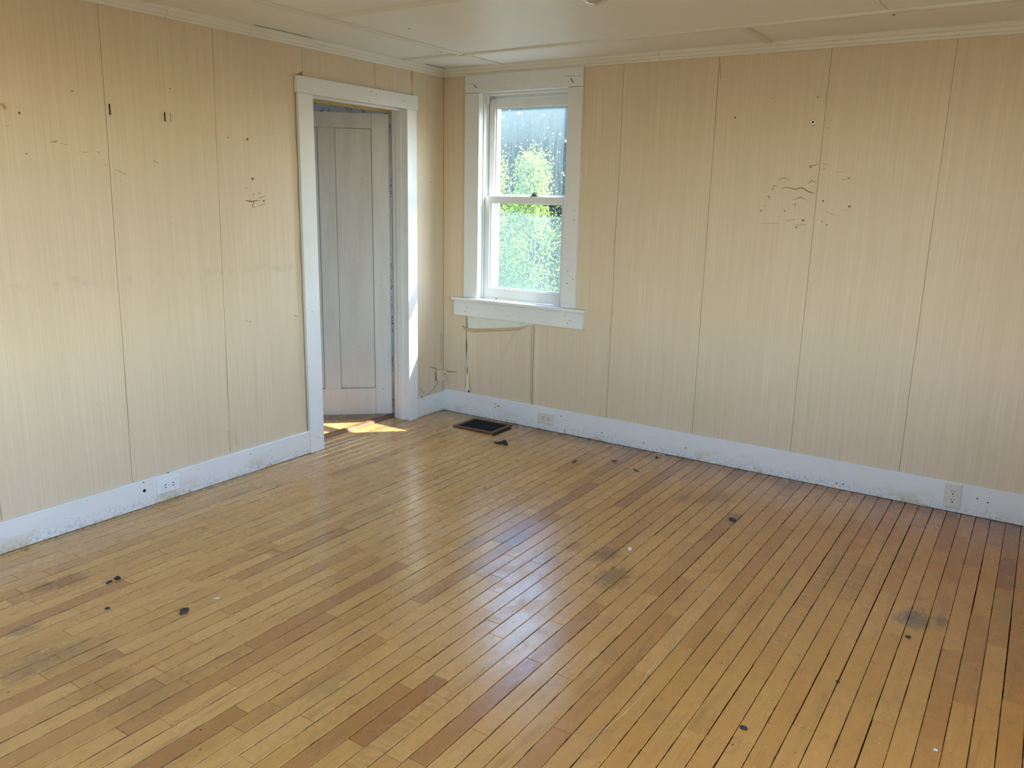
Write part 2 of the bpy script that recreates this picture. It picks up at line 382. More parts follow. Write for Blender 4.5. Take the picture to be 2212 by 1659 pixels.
# right wall with two windows, back wall with one
RW = [(-3.30, -1.90), (-5.35, -3.95)]; RZ0, RZ1 = .75, 2.28
bm = bmesh.new(); ys = [YB] + [v for p in sorted(RW) for v in p] + [0]
for i in range(0, len(ys), 2): box(bm, (XR, ys[i], -.3), (XR+T, ys[i+1], 2.75))
for a, b_ in RW: box(bm, (XR, a, -.3), (XR+T, b_, RZ0)); box(bm, (XR, a, RZ1), (XR+T, b_, 2.75))
tag(obj('wall_right', bm, WP), kind='structure')
BW = (1.2, 2.6)
tag(obj('wall_back', boxes(((-TL, YB-T, -.3), (BW[0], YB, 2.75)), ((BW[1], YB-T, -.3), (XR+T, YB, 2.75)), ((BW[0], YB-T, -.3), (BW[1], YB, RZ0)), ((BW[0], YB-T, RZ1), (BW[1], YB, 2.75))), WP), kind='structure')
def side_window(name, a, b_, axis):
    """plain double hung window outside the frame; axis 0: in the right wall, axis 1: in the back wall"""
    root = tag(empty(name), kind='structure')
    def P(u0, u1, d0, d1, z0, z1):
        return ((XR+d0, u0, z0), (XR+d1, u1, z1)) if axis == 0 else ((u0, YB-d1, z0), (u1, YB-d0, z1))
    zm = (RZ0+RZ1)/2
    obj('casing', boxes(P(a-.1, a, -.02, 0, RZ0, RZ1), P(b_, b_+.1, -.02, 0, RZ0, RZ1), P(a-.12, b_+.12, -.024, 0, RZ1, RZ1+.1), P(a-.13, b_+.13, -.06, 0, RZ0-.025, RZ0), bev=.002), WHITE, root)
    for z0, z1, d in ((RZ0, zm+.03, .04), (zm-.02, RZ1, .085)):
        s_ = obj('sash', boxes(P(a, a+.045, d, d+.035, z0, z1), P(b_-.045, b_, d, d+.035, z0, z1), P(a+.045, b_-.045, d, d+.035, z0, z0+.05), P(a+.045, b_-.045, d, d+.035, z1-.05, z1), bev=.002), VINYL, root)
        obj('pane', boxes(P(a+.045, b_-.045, d+.016, d+.019, z0+.05, z1-.05)), GLASS_C, s_)
    if axis == 0: portal('window_portal', (XR+T+.01, (a+b_)/2, (RZ0+RZ1)/2), (-1, 0, 0), b_-a, RZ1-RZ0)
    else: portal('window_portal', ((a+b_)/2, YB-T-.01, (RZ0+RZ1)/2), (0, 1, 0), b_-a, RZ1-RZ0)
side_window('window_2', *RW[0], 0); side_window('window_3', *RW[1], 0); side_window('window_4', *BW, 1)

# adjoining room behind the open door
AX = -3.6
tag(obj('wall_adjoining', boxes(((AX-T, -3.4, -.3), (AX, -2.3, 2.75)), ((AX-T, -1.1, -.3), (AX, 0, 2.75)), ((AX-T, -2.3, -.3), (AX, -1.1, .8)), ((AX-T, -2.3, 2.1), (AX, -1.1, 2.75)), ((AX-T, -3.4-T, -.3), (-TL, -3.4, 2.75))), FLORAL), kind='structure')
portal('window_portal', (AX-T-.01, -1.7, 1.45), (1, 0, 0), 1.2, 1.3)  # unseen window opening, added to bring daylight into the adjoining room
fl = obj('floral_paper', boxes(((AX, -.004, 0), (-TL-.004, 0, ZC)), ((-TL-.004, -.405, 0), (-TL, 0, ZC)), ((-TL-.004, -3.4, 0), (-TL, DY0-.01, ZC)), ((-TL-.004, DY0-.01, DZ+.01), (-TL, DY1+.01, ZC))), FLORAL, wl)
fl['label'] = 'white wallpaper with small dark blue flowers beyond the doorway'

# ------------------------------------------------------------------ ceiling: sheets of board with battens
cl = tag(obj('ceiling', boxes(((AX-T, YB-T, ZC+.012), (XR+T, T, 2.9))), PLASTER), 'low white board ceiling with thin battens over the joints', kind='structure')
for x0, x1, y0, y1 in ((0, .51, -.49, 0), (0, .51, -2.3, -.49), (0, .51, -4.5, -2.3), (0, .51, YB, -4.5), (.51, 2.26, -.49, 0), (2.26, XR, -.49, 0),
                       (.51, 2.95, -1.62, -.49), (2.95, XR, -1.62, -.49), (.51, 2.95, -3.2, -1.62), (2.95, XR, -3.2, -1.62), (.51, 2.95, YB, -3.2), (2.95, XR, YB, -3.2)):
    obj('ceiling_panel', boxes(((x0+.0015, y0+.0015, ZC), (x1-.0015, y1-.0015, ZC+.011))), CEIL, cl)
bx('ceiling_panel', (AX, -3.4, ZC), (-TL, 0, ZC+.011), CEIL, cl)
def batten(p, q, wd=.036, h=.012):
    p, q = Vector((*p, ZC)), Vector((*q, ZC)); d = (q-p).normalized(); n = Vector((-d.y, d.x, 0))*wd/2
    bm = bmesh.new(); N = max(2, int((q-p).length/.2)); rows = []
    for i in range(N+1):
        c = p+(q-p)*i/N; sag = R.uniform(-.0008, .0008)
        rows.append([bm.verts.new(c+k) for k in (n, n+Vector((0, 0, -h+.003+sag)), n*.8+Vector((0, 0, -h+sag)), -n*.8+Vector((0, 0, -h+sag)), -n+Vector((0, 0, -h+.003+sag)), -n)])
    for A, B in zip(rows, rows[1:]):
        for k in range(5): bm.faces.new((A[k], A[k+1], B[k+1], B[k]))
    for r_ in (rows[0], rows[-1]): bm.faces.new(r_)
    bmesh.ops.recalc_face_normals(bm, faces=bm.faces[:])
    return obj('ceiling_batten', bm, CORN, cl)
batten((.51, -.04), (.515, -.455)); batten((.515, -.49), (.56, -6.1))
batten((.04, -.475), (.50, -.475)); batten((.53, -.455), (XR-.04, -.565)); batten((.04, -2.30), (.52, -2.27))
batten((.57, -1.64), (XR-.04, -1.58)); batten((2.275, -.04), (2.275, -.49)); batten((2.95, -1.66), (2.95, -6.1))
# cracks where boards part from the cornice
for p, q, ax, v in (((525, 57), (640, 86), 2, ZC-.001), ((902, 140), (955, 153), 2, ZC-.001)):
    a, b_ = on(*p, 2, ZC), on(*q, 2, ZC); a.x = b_.x = .046
    obj('ceiling_crack', boxes(((a.x, min(a.y, b_.y), ZC-.0012), (a.x+.004, max(a.y, b_.y), ZC+.001))), DARK, cl)
for q in ((1930, 32), (1932, 32), (953, 113), (884, 62)):
    p = on(*q, 2, ZC); obj('ceiling_gouge', disc(bmesh.new(), (p.x, p.y, ZC), (0, 0, -1), .006, .001), DARK, cl)

# cornice moulding
prof = [(0, 2.397), (.012, 2.397), (.016, 2.408), (.024, 2.411), (.027, 2.426), (.036, 2.430), (.042, 2.443), (.042, ZC), (0, ZC)]
def cornice(name, axis, a, b_, sign, off, joints=()):
    root = tag(empty(name), kind='structure'); cuts = [a]+list(joints)+[b_]
    for s0, s1 in zip(cuts, cuts[1:]):
        obj('moulding', prism(bmesh.new(), [(off+sign*d, z) for d, z in prof], axis, s0+.0008, s1-.0008), CORN, root)
cornice('trim_1', 0, 0, XR, -1, 0, (1.63,)); cornice('trim_2', 1, YB, 0, 1, 0, (-2.17,))
cornice('trim_3', 1, YB, 0, -1, XR); cornice('trim_4', 0, 0, XR, 1, YB)

# ------------------------------------------------------------------ baseboards
def baseboard(name, axis, a, b_, sign, h, th=.018, label=None, off=0):
    """slightly wavy painted board; axis the one it runs along"""
    bm = bmesh.new(); N = max(3, int(abs(b_-a)/.12)); rows = []
    for i in range(N+1):
        t = a+(b_-a)*i/N; wv = noise.noise(Vector((t*1.3, sign*3, h*50)))*.0022
        pr = [(0, 0.002), (th, .002+abs(wv)*.6), (th+wv*.4, h-.004+wv), (th-.004, h+wv), (0, h+wv)]
        rows.append([bm.verts.new((t, off+sign*d, z) if axis == 0 else (off+sign*d, t, z)) for d, z in pr])
    for A, B in zip(rows, rows[1:]):
        for k in range(5): bm.faces.new((A[k], A[(k+1) % 5], B[(k+1) % 5], B[k]))
    bm.faces.new(rows[0]); bm.faces.new(rows[-1][::-1]); bmesh.ops.recalc_face_normals(bm, faces=bm.faces[:])
    return tag(obj(name, bm, BASEW), label, kind='structure')
bs_w = baseboard('baseboard_window', 0, .018, XR, -1, .166, label='scuffed white baseboard under the window wall')
bs_l = baseboard('baseboard_left', 1, YB, -1.352, 1, .146, label='white baseboard with yellow stains left of the doorway')
bs_c = baseboard('baseboard_corner', 1, -.326, 0, 1, .146, label='short white baseboard between doorway and corner')
baseboard('baseboard_right', 1, YB, 0, -1, .15, off=XR); baseboard('baseboard_back', 0, 0, XR, 1, .15, off=YB)

# ------------------------------------------------------------------ wallpaper strips
def strip(axis, left, right, bot, top, parent, curlL=1.0, curlR=1.0, nu=14, nz=48, base=.0009, seed=0, label=None, puck=None, name='wallpaper_strip'):
    """one length of paper on wall axis (0: x=0 wall, runs along y; 1: y=0 wall, runs along x). left/right are functions of z."""
    bm = bmesh.new(); L = lambda f, z: f(z) if callable(f) else f
    grid = []
    for j in range(nz+1):
        row = []
        for i in range(nu+1):
            f = i/nu; f = f*f*(3-2*f)*.35+f*.65
            zt = L(top, f) if callable(top) else top; zb = bot(f) if callable(bot) else bot
            z = zb+(zt-zb)*j/nz
            a, b_ = L(left, z), L(right, z); u = a+(b_-a)*f
            ea, eb = (u-a), (b_-u)
            ripple = .0007*(noise.noise(Vector((u*3, z*2.2, seed)))+.3)
            ca = curlL*max(0, noise.noise(Vector((seed+5, z*2.6, 1)))+.12)*.0030*math.exp(-(ea/.009)**2*.5)
            cb = curlR*max(0, noise.noise(Vector((seed+9, z*2.6, 4)))+.12)*.0030*math.exp(-(eb/.009)**2*.5)
            d = base+max(0, ripple)+ca+cb
            if puck: d += puck(u, z)
            row.append(bm.verts.new((d, u, z) if axis == 0 else (u, -d, z)))
        grid.append(row)
    for A, B in zip(grid, grid[1:]):
        for k in range(nu): bm.faces.new((A[k], A[k+1], B[k+1], B[k]))
    loop = grid[0][:] + [r_[-1] for r_ in grid[1:]] + grid[-1][-2::-1] + [r_[0] for r_ in grid[-2:0:-1]]
    back = [bm.verts.new((.0004, v.co.y, v.co.z) if axis == 0 else (v.co.x, -.0004, v.co.z)) for v in loop]
    loop = [bm.verts.new(v.co) for v in loop]      # own vertices, so that the cut edge stays crisp
    n = len(loop)
    for k in range(n):
        f = bm.faces.new((loop[k], loop[(k+1) % n], back[(k+1) % n], back[k])); f.material_index = 1
    bmesh.ops.recalc_face_normals(bm, faces=bm.faces[:])
    c = sum((v.co for r_ in grid for v in r_), Vector())/((nu+1)*(nz+1))
    mid = grid[nz//2][nu//2]
    nrm = Vector((1, 0, 0)) if axis == 0 else Vector((0, -1, 0)); mid.normal_update()
    if mid.normal.dot(nrm) < 0: bmesh.ops.reverse_faces(bm, faces=bm.faces[:])
    o = obj(name, bm, [WP, CREASE], parent); smooth(o)
    for p in o.data.polygons:
        if p.material_index == 1: p.use_smooth = False
    if label: o['label'] = label
    return o
def sway(x0, amp=.0025, seed=0, tilt=0.0):
    return lambda z: x0+amp*noise.noise(Vector((z*1.9, seed, 2)))+tilt*(1-z/2.4)
G = .0012
ZT = 2.398
# window wall
seams = [1.3935, 1.9925, 2.600, 3.190, 3.790, 4.390]
def S(i): return sway(seams[i], .004, 20+i, 0.0 if i != 0 else -.004)
bz_w = .164
strip(1, .004, lambda z: .205 if z > .76 else .214-.002*(1-z/.76), bz_w, ZT, ww, seed=1, curlR=1.6, nz=60)
tear = lambda f: .648+f*.052+.004*noise.noise(Vector((f*7, 1, 1)))+(.03*max(0, (f-.86)/.14))
def puck1(u, z):   # sagging loose sheet under the window: diagonal folds
    d = .018*math.exp(-((u-.30-(z-.17)*.55-.10)/.022)**2)*min(1, max(0, (z-.18)*4))
    return d+.012*math.exp(-((u-.235)/.04)**2)*min(1, max(0, (z-.17)*5))+.005*math.exp(-((z-.6)/.05)**2)*math.exp(-((u-.35)/.15)**2)
strip(1, lambda z: .252-.018*min(1, z/.45), .7985, bz_w, tear, ww, seed=2, nu=30, nz=40, puck=puck1, curlR=2.5, label='loose torn wallpaper length sagging under the window')
fold = lambda u, z: .013*math.exp(-((u-.812)/.008)**2)*(1 if z < .7 else 0)
strip(1, lambda z: .801 if z < .80 else 1.124, lambda z: S(0)(z)-G, bz_w, ZT, ww, seed=3, nu=30, nz=70, puck=fold, curlL=.6)
strip(1, lambda z: S(0)(z)+G, lambda z: S(1)(z)-G, bz_w, ZT, ww, seed=4, curlR=1.2)
for i in range(1, 5):
    strip(1, lambda z, i=i: S(i)(z)+G, lambda z, i=i: S(i+1)(z)-G, bz_w, ZT, ww, seed=5+i, curlL=.5, curlR=.7)
strip(1, lambda z: S(5)(z)+G, XR-.003, bz_w, ZT, ww, seed=12)
# left wall
lsm = [(-1.925, .022), (-2.520, .020), (-3.140, .018), (-3.75, .01), (-4.36, 0), (-4.97, 0), (-5.58, 0)]
def LS(i):
    y0, t = lsm[i]; s_ = sway(y0+t, .005, 40+i); return lambda z: s_(z)-2*t*(1-z/2.4)
bz_l = .143
gap = lambda z: -.338 if z > 2.242 else -.322
strip(0, gap, -.004, bz_l, ZT, wl, seed=21, curlL=.8)
strip(0, -.7015, -.345, 2.242, ZT, wl, seed=22, nz=8, curlR=3)
strip(0, -1.304, -.704, 2.242, ZT, wl, seed=23, nz=8)
strip(0, lambda z: LS(0)(z)+G, lambda z: -1.3065 if z > 2.242 else -1.374-.004*noise.noise(Vector((z*6, 3, 3))), bz_l, ZT, wl, seed=24, curlR=1.8, curlL=.6, nz=70)
for i in range(6):
    strip(0, lambda z, i=i: LS(i+1)(z)+G, lambda z, i=i: LS(i)(z)-G, bz_l, ZT, wl, seed=25+i, curlL=.7, curlR=.9)
strip(0, YB+.003, lambda z: LS(6)(z)-G, bz_l, ZT, wl, seed=33)

# bare wall under the window and the hanging shreds
pt = bmesh.new(); prism(pt, [(.226, .60), (.226, .742), (.80, .742), (.80, .68)], 1, -.0009, 0)
tag(obj('bare_plaster', pt, BARE, ww), 'bare whitish wall where the paper tore off under the window')
pw = bmesh.new(); prism(pw, [(.222, .745), (.235, .745), (.246, .33), (.246, .20), (.232, .168), (.212, .168)], 1, -.0012, 0)
tag(obj('bare_plaster', pw, BARE, ww), 'pale strip of bare wall in the open seam')
pr = bmesh.new(); prism(pr, [(.232, .167), (.252, .167), (.250, .215)], 1, -.0018, 0); obj('wall_hole', pr, plain('red_brown_lath', (.10, .03, .015), .9), ww)
for pts in ([(.224, .735), (.226, .60), (.221, .5), (.224, .42)], [(.226, .43), (.231, .38), (.228, .33), (.232, .30)]):
    obj('wall_crack', tube(bmesh.new(), [(x, -.0022, z) for x, z in pts], [.0008, .0022, .0028, .0006]), DARK, ww)
# rolled edge along the tear
roll = [(.185, .662), (.235, .640), (.30, .642), (.40, .655), (.50, .668), (.60, .682), (.68, .696), (.73, .713), (.775, .728)]
bm = bmesh.new(); tube(bm, [(x, -.0095-.003*math.sin(i*1.3), z) for i, (x, z) in enumerate(roll)], [.004, .012, .011, .0105, .010, .009, .008, .006, .0015], 10)
tag(smooth(obj('curled_paper_edge', bm, TANPAPER, ww)), 'rolled back tan edge of torn wallpaper')
bm = bmesh.new(); prism(bm, [(.150, .668), (.165, .690), (.19, .680), (.205, .655), (.175, .645), (.160, .640)], 1, -.006, -.0045); obj('paper_shred', bm, WP, ww)
bm = bmesh.new()
prism(bm, [(.231, .475), (.240, .50), (.258, .30), (.270, .168), (.262, .168), (.254, .28)], 1, -.009, -.0035)
tag(obj('paper_shred', bm, TANPAPER, ww), 'narrow tan shred of wallpaper hanging in the seam')
bm = bmesh.new(); tube(bm, [(.80, -.010, .735), (.803, -.016, .70), (.801, -.014, .55), (.799, -.012, .35), (.797, -.009, .27), (.799, -.005, .17)], [.002, .005, .004, .004, .005, .002], 6)
smooth(obj('paper_fold', bm, WP, ww))
for x, z0, z1 in ((.808, .18, .42), (.806, .60, .71), (.793, .20, .30)):
    obj('wall_crack', tube(bmesh.new(), [(x, -.004, z0), (x+.002, -.0075, (z0+z1)/2), (x-.001, -.004, z1)], [.0006, .0024, .0006]), CREASE, ww)

# creases, tears, nail holes and marks, each where the photograph shows it
def mark(pts, ax, wdt=.0018, name='paper_tear', mat=CREASE, parent=None, d=.0034):
    P = [on(x, y, ax) for x, y in pts]
    n = Vector((1, 0, 0)) if ax == 0 else Vector((0, -1, 0)) if ax == 1 else Vector((0, 0, 1))
    bm = bmesh.new(); rows = []
    for i, p in enumerate(P):
        t = (P[min(i+1, len(P)-1)]-P[max(i-1, 0)]).normalized(); s = t.cross(n).normalized()
        wd = wdt*(.35 if i in (0, len(P)-1) else R.uniform(.7, 1.2))/2
        rows.append([bm.verts.new(p+s*wd+n*d*.4), bm.verts.new(p+n*(d+.0006)), bm.verts.new(p-s*wd+n*d*.4)])
    for A, B in zip(rows, rows[1:]):
        bm.faces.new((A[0], A[1], B[1], B[0])); bm.faces.new((A[1], A[2], B[2], B[1]))
    bmesh.ops.recalc_face_normals(bm, faces=bm.faces[:])
    return obj(name, bm, mat, parent)
def zc(x, y, s=4.879, ox=1560, oy=180): return (ox+x/s, oy+y/s)
for pts in ([(620, 1110), (690, 1095), (770, 1118), (840, 1098), (915, 1145), (985, 1160)], [(900, 1060), (945, 1025), (1000, 1052)],
            [(910, 872), (975, 865), (1025, 845)], [(1050, 843), (1130, 865)], [(1018, 912), (1100, 896)], [(590, 1015), (655, 995), (710, 1020)],
            [(530, 1130), (545, 1075), (592, 1080)], [(735, 1228), (828, 1200), (903, 1235)], [(735, 1280), (775, 1262), (765, 1300)],
            [(1255, 1022), (1330, 1000)], [(1290, 1338), (1350, 1328)], [(670, 1452), (770, 1432)], [(465, 1195), (497, 1190), (497, 1215)],
            [(1100, 460), (1120, 482)], [(1100, 1355), (1185, 1388)], [(425, 1475), (600, 1478)], [(770, 1495), (880, 1488)], [(1190, 930), (1270, 935)]):
    mark([zc(*p) for p in pts], 1, .0045 if len(pts) > 3 else .003, parent=ww)
def zl(x, y): return (x/3.607, 180+y/3.607)
for pts in ([(385, 458), (430, 455), (450, 447)], [(470, 466), (522, 480)], [(900, 672), (980, 708)], [(1190, 600), (1230, 625)], [(810, 636), (840, 640)], [(640, 537), (690, 537)], [(750, 530), (775, 545)]):
    mark([zl(*p) for p in pts], 0, .003, parent=wl)
def zm_(x, y): return (400+x/3.317, 250+y/3.317)
for pts in ([(425, 605), (470, 615), (535, 605)], [(490, 615), (480, 650), (500, 660)], [(515, 650), (575, 632)], [(525, 590), (570, 575)], [(520, 545), (540, 565)]):
    mark([zm_(*p) for p in pts], 0, .006, parent=wl)
obj('stain_box', boxes(((0.001, -1.70, 1.655), (.0035, -1.688, 1.668))), CREASE, wl)
for q, r_ in (((1767, 210), .004), ((1588, 254), .0055), ((1684, 246), .002), ((1669, 212), .0025), ((1751, 361), .005), ((1778, 434), .005), ((1644, 455), .004), ((1695, 456), .004), ((1835, 446), .006), ((1834, 385), .004), ((1735, 476), .006), ((1720, 491), .004), ((1786, 486), .004), ((1776, 478), .003), ((1652, 445), .0025)):
    p = on(*q, 1); obj('nail_hole', disc(bmesh.new(), (p.x, -.002, p.z), (0, -1, 0), r_, .0022, 8), CREASE, ww)
for q, r_ in (((155, 197), .003), ((41, 244), .0055), ((56, 332), .003), ((492, 297), .003), ((534, 301), .006), ((547, 420), .003), ((569, 434), .006), ((366, 191), .003), ((925, 237), .003), ((930, 394), .003), ((531, 406), .003), ((637, 682), .003), ((641, 683), .003)):
    p = on(*q, 0); obj('nail_hole', disc(bmesh.new(), (.002, p.y, p.z), (1, 0, 0), r_, .0022, 8), CREASE, wl)
for x, y in ((533, 693), (540, 695)):
    p = on(x, y, 0); obj('paper_nub', tube(bmesh.new(), [(.002, p.y, p.z), (.014, p.y+.002, p.z+.003)], [.006, .004], 7), WP, wl)
mark([(1553, 126), (1555, 138), (1556, 152), (1557, 170)], 1, .012, 'paper_tear', TANPAPER, ww)
mark([(887, 157), (889, 172), (890, 188), (891, 206)], 0, .012, 'paper_tear', TANPAPER, wl)
mark([(492, 930), (494, 955), (496, 976)], 0, .007, 'paper_tear', TANPAPER, wl)
mark([(507, 925), (509, 945), (510, 962)], 0, .003, 'paper_tear', TANPAPER, wl)
mark([(1324, 666), (1321, 690), (1318, 722)], 1, .007, 'paper_tear', TANPAPER, ww)
mark([(1010, 712), (1035, 711), (1060, 712), (1075, 711)], 1, .004, 'paper_tear', CREASE, ww, .022)
mark([(1240, 709), (1262, 712), (1268, 716)], 1, .004, 'paper_tear', CREASE, ww)
mark([(944, 735), (955, 800), (964, 806)], 1, .003, 'paper_tear', PEDGE, ww)
# cut flaps standing off the left wall
def flap(px, py, wy, hz, both):
    p = on(px, py, 0); bm = bmesh.new()
    prof = [(.003, -wy/2), (.013, -wy/2+.003), (.009, 0), (.004, wy/2)] if not both else [(.003, -wy/2), (.012, -wy/2+.002), (.012, wy/2-.009), (.003, wy/2)]
    A = [bm.verts.new((d, p.y+u, p.z-hz/2)) for d, u in prof]; B = [bm.verts.new((d, p.y+u, p.z+hz/2)) for d, u in prof]
    for k in range(3):
        f = bm.faces.new((A[k], A[k+1], B[k+1], B[k])); f.material_index = 1 if (k == 0 or (both and k == 2)) else 0
    return obj('paper_flap', bm, [WP, plain('dark_glue_brown', (.09, .04, .015), .8)], wl)
flap(241, 237, .030, .048, False); flap(361, 253, .036, .042, True)
p = on(5, 232, 0); obj('paper_flap', tube(bmesh.new(), [(.004, p.y-.02, p.z+.008), (.01, p.y, p.z+.012), (.008, p.y+.01, p.z), (.004, p.y+.006, p.z-.01)], [.003, .005, .005, .002], 6), TANPAPER, wl)
# loose split paper where the corner buckles
mark([(928, 792), (940, 796), (951, 806)], 0, .006, parent=wl, d=.006)
mark([(945, 824), (938, 838), (924, 852), (918, 856)], 0, .0025, parent=wl)
mark([(904, 838), (910, 843), (917, 852)], 0, .002, parent=wl)
mark([(956, 800), (972, 803), (988, 803)], 1, .006, parent=ww, d=.006)
mark([(952, 720), (953, 790)], 0, .003, parent=wl)
# junction bump papered over, in the corner
bm = bmesh.new(); box(bm, (.001, -.088, .232), (.042, -.004, .318), .003)
jb = obj('papered_box', bm, WP, wl); jb['label'] = 'small box papered over low in the corner'
obj('nail_hole', disc(bmesh.new(), (.042, -.040, .285), (1, 0, 0), .0055, .001), DARK, jb)
obj('paper_tear', tube(bmesh.new(), [(.002, -.092, .316), (.006, -.094, .27), (.004, -.090, .235)], [.002, .004, .005]), CREASE, jb)
# plug with a hole on the window wall
p = on(1757, 264, 1)
gm = empty('wall_plug', (p.x, -.002, p.z)); tag(gm, 'small white round plug with black hole on the window wall', 'wall plug')
smooth(obj('plug_rim', lathe(bmesh.new(), [(.0055, .004), (.009, .0062), (.016, .004), (.0175, 0), (.0055, 0)], 24), PORCEL, gm, rot=(math.pi/2, 0, 0)))
obj('plug_hole', disc(bmesh.new(), (0, -.003, 0), (0, -1, 0), .0060, .0022), DARK, gm)
obj('nail_hole', disc(bmesh.new(), (0, -.001, -.019), (0, -1, 0), .0022, .002), DARK, gm)

# ------------------------------------------------------------------ doorway: casing, jambs, threshold, door
d1 = tag(empty('door_1', (0, -.83, 0)), 'open doorway with plain white casing in the left wall', kind='structure')
def dpart(name, a, b_, mat=WHITE, bev=.002, label=None, parent=d1):
    o = obj(name, boxes((a, b_), bev=bev), mat); o.parent = parent; o.matrix_parent_inverse = Matrix.Translation((0, .83, 0))
    if label: o['label'] = label
    return o
dpart('casing', (0, -1.362, 0), (.022, -1.250, DZ)); dpart('casing', (0, -.418, 0), (.022, -.322, DZ))
dpart('casing', (0, -1.372, DZ+.0006), (.026, -.312, 2.240), label='wide white head casing over the doorway')
dpart('jamb', (-TL, DY0-.012, 0), (.004, DY0, DZ)); dpart('jamb', (-TL, DY1, 0), (.004, DY1+.012, DZ)); dpart('jamb', (-TL, DY0, DZ), (.004, DY1, DZ+.012))
dpart('door_stop', (-.074, DY0, 0), (-.03, DY0+.011, DZ)); dpart('door_stop', (-.074, DY1-.011, 0), (-.03, DY1, DZ)); dpart('door_stop', (-.074, DY0+.011, DZ-.011), (-.03, DY1-.011, DZ))
dpart('old_paint_edge', (-TL-.012, DY0, DZ-.022), (-TL+.002, DY1-.02, DZ+.014), MUSTARD, .001, 'mustard coloured edge of the far head casing')
dpart('old_paint_edge', (-TL-.012, DY1+.002, 0), (-TL+.002, DY1+.012, DZ), plain('tan_jamb_edge', (.42, .34, .24), .5), .001)
th = bmesh.new(); prism(th, [(-.207, .0005), (-.190, .012), (-.152, .012), (-.136, .0005)], 1, -1.40, -.27)
th = obj('threshold', th, WOODTH); th.parent = d1; th.matrix_parent_inverse = Matrix.Translation((0, .83, 0)); th['label'] = 'worn brown wooden threshold'
# leaf
ang = math.atan2(-.357, -.374)
dl = empty('door_leaf', (-.163, -.393, .02), (0, 0, ang)); dl.parent = d1; dl.matrix_parent_inverse = Matrix.Translation((0, .83, 0))
dl['label'] = 'white two panel wooden door standing half open'
LW, LH = .83, 2.105
PX = [(.120, .366), (.478, .722)]; PZ0, PZ1 = .195, 2.005
def leafbox(name, a, b_, m=DOORW, bev=.0025):
    return obj(name, boxes((a, b_), bev=bev), m, dl)
# local: x along the leaf, y>0 away; visible face towards camera
FY = 1 if (Matrix.Rotation(ang, 3, 'Z') @ Vector((0, 1, 0))).dot(CAM-Vector((-.4, -.6, 1))) > 0 else -1
th_ = .034
def Y_(a, b_): return (min(a*-FY, b_*-FY), max(a*-FY, b_*-FY))
y0, y1 = Y_(0, th_)
leafbox('stile', (0, y0, 0), (PX[0][0], y1, LH)); leafbox('stile', (PX[0][1], y0, PZ0), (PX[1][0], y1, PZ1)); leafbox('stile', (PX[1][1], y0, 0), (LW, y1, LH))
leafbox('rail', (PX[0][0]+.0006, y0, 0), (PX[1][1]-.0006, y1, PZ0)); leafbox('rail', (PX[0][0]+.0006, y0, PZ1), (PX[1][1]-.0006, y1, LH))
for a, b_ in PX:
    q0, q1 = Y_(.013, th_-.013); leafbox('door_panel', (a+.0022, q0, PZ0+.0022), (b_-.0022, q1, PZ1-.0022), bev=.001); g0, g1 = Y_(th_/2-.0015, th_/2+.0015)
    leafbox('panel_groove', (a-.002, g0, PZ0-.002), (b_+.002, g1, PZ1+.002), CREASE, 0)
hz = []
for z in (.27, 1.83):
    h = obj('hinge', boxes(((-.022, min(0, -FY*.0)-.004, z-.045), (.002, .006, z+.045)), bev=.001), HINGE, dl)
    obj('hinge_pin', tube(bmesh.new(), [(-.012, FY*.004, z-.05), (-.012, FY*.004, z+.05)], .005, 8), HINGE, h)
kn = obj('door_knob', lathe(bmesh.new(), [(.028, 0), (.028, .004), (.010, .008), (.010, .03), (.024, .038), (.028, .05), (.02, .062), (.004, .066)], 20), BRONZE, dl, loc=(LW-.065, FY*.001, .95), rot=(-FY*math.pi/2, 0, 0)); smooth(kn)

# ------------------------------------------------------------------ window 1
w1 = tag(empty('window_1'), 'white double hung window with a wide flat casing', kind='structure')
def wp_(name, *bs, mat=WHITE, bev=.002, parent=w1, label=None):
    o = obj(name, boxes(*bs, bev=bev), mat, parent)
    if label: o['label'] = label
    return o
wp_('casing', ((.203, -.022, .878), (.3245, 0, 2.2795))); wp_('casing', ((1.0175, -.022, .878), (1.124, 0, 2.2795)))
wp_('casing', ((.203, -.0225, 2.2805), (1.124, 0, 2.396)), label='white head casing reaching the cornice')
wp_('stool', ((.120, -.060, .856), (1.214, .045, .877)), bev=.005, label='white window stool, its front edge worn')
wp_('apron', ((.115, -.022, .743), (1.188, 0, .8555)), label='white apron board below the sill')
wp_('jamb', ((.313, 0, .877), (.325, T, 2.285))); wp_('jamb', ((1.016, 0, .877), (1.028, T, 2.285))); wp_('jamb', ((.325, 0, 2.2805), (1.016, T, 2.292)))
wp_('stop', ((.325, .028, .877), (.334, .044, 2.28)), ((1.007, .028, .877), (1.016, .044, 2.28)), ((.334, .028, 2.262), (1.007, .044, 2.28)))
wp_('sash_track', ((.325, .083, 1.60), (.331, .090, 2.27)), ((1.010, .083, 1.60), (1.016, .090, 2.27)), mat=VINYL)
wp_('sash_track', ((.331, .048, 2.215), (.341, .078, 2.265)), mat=VINYL)
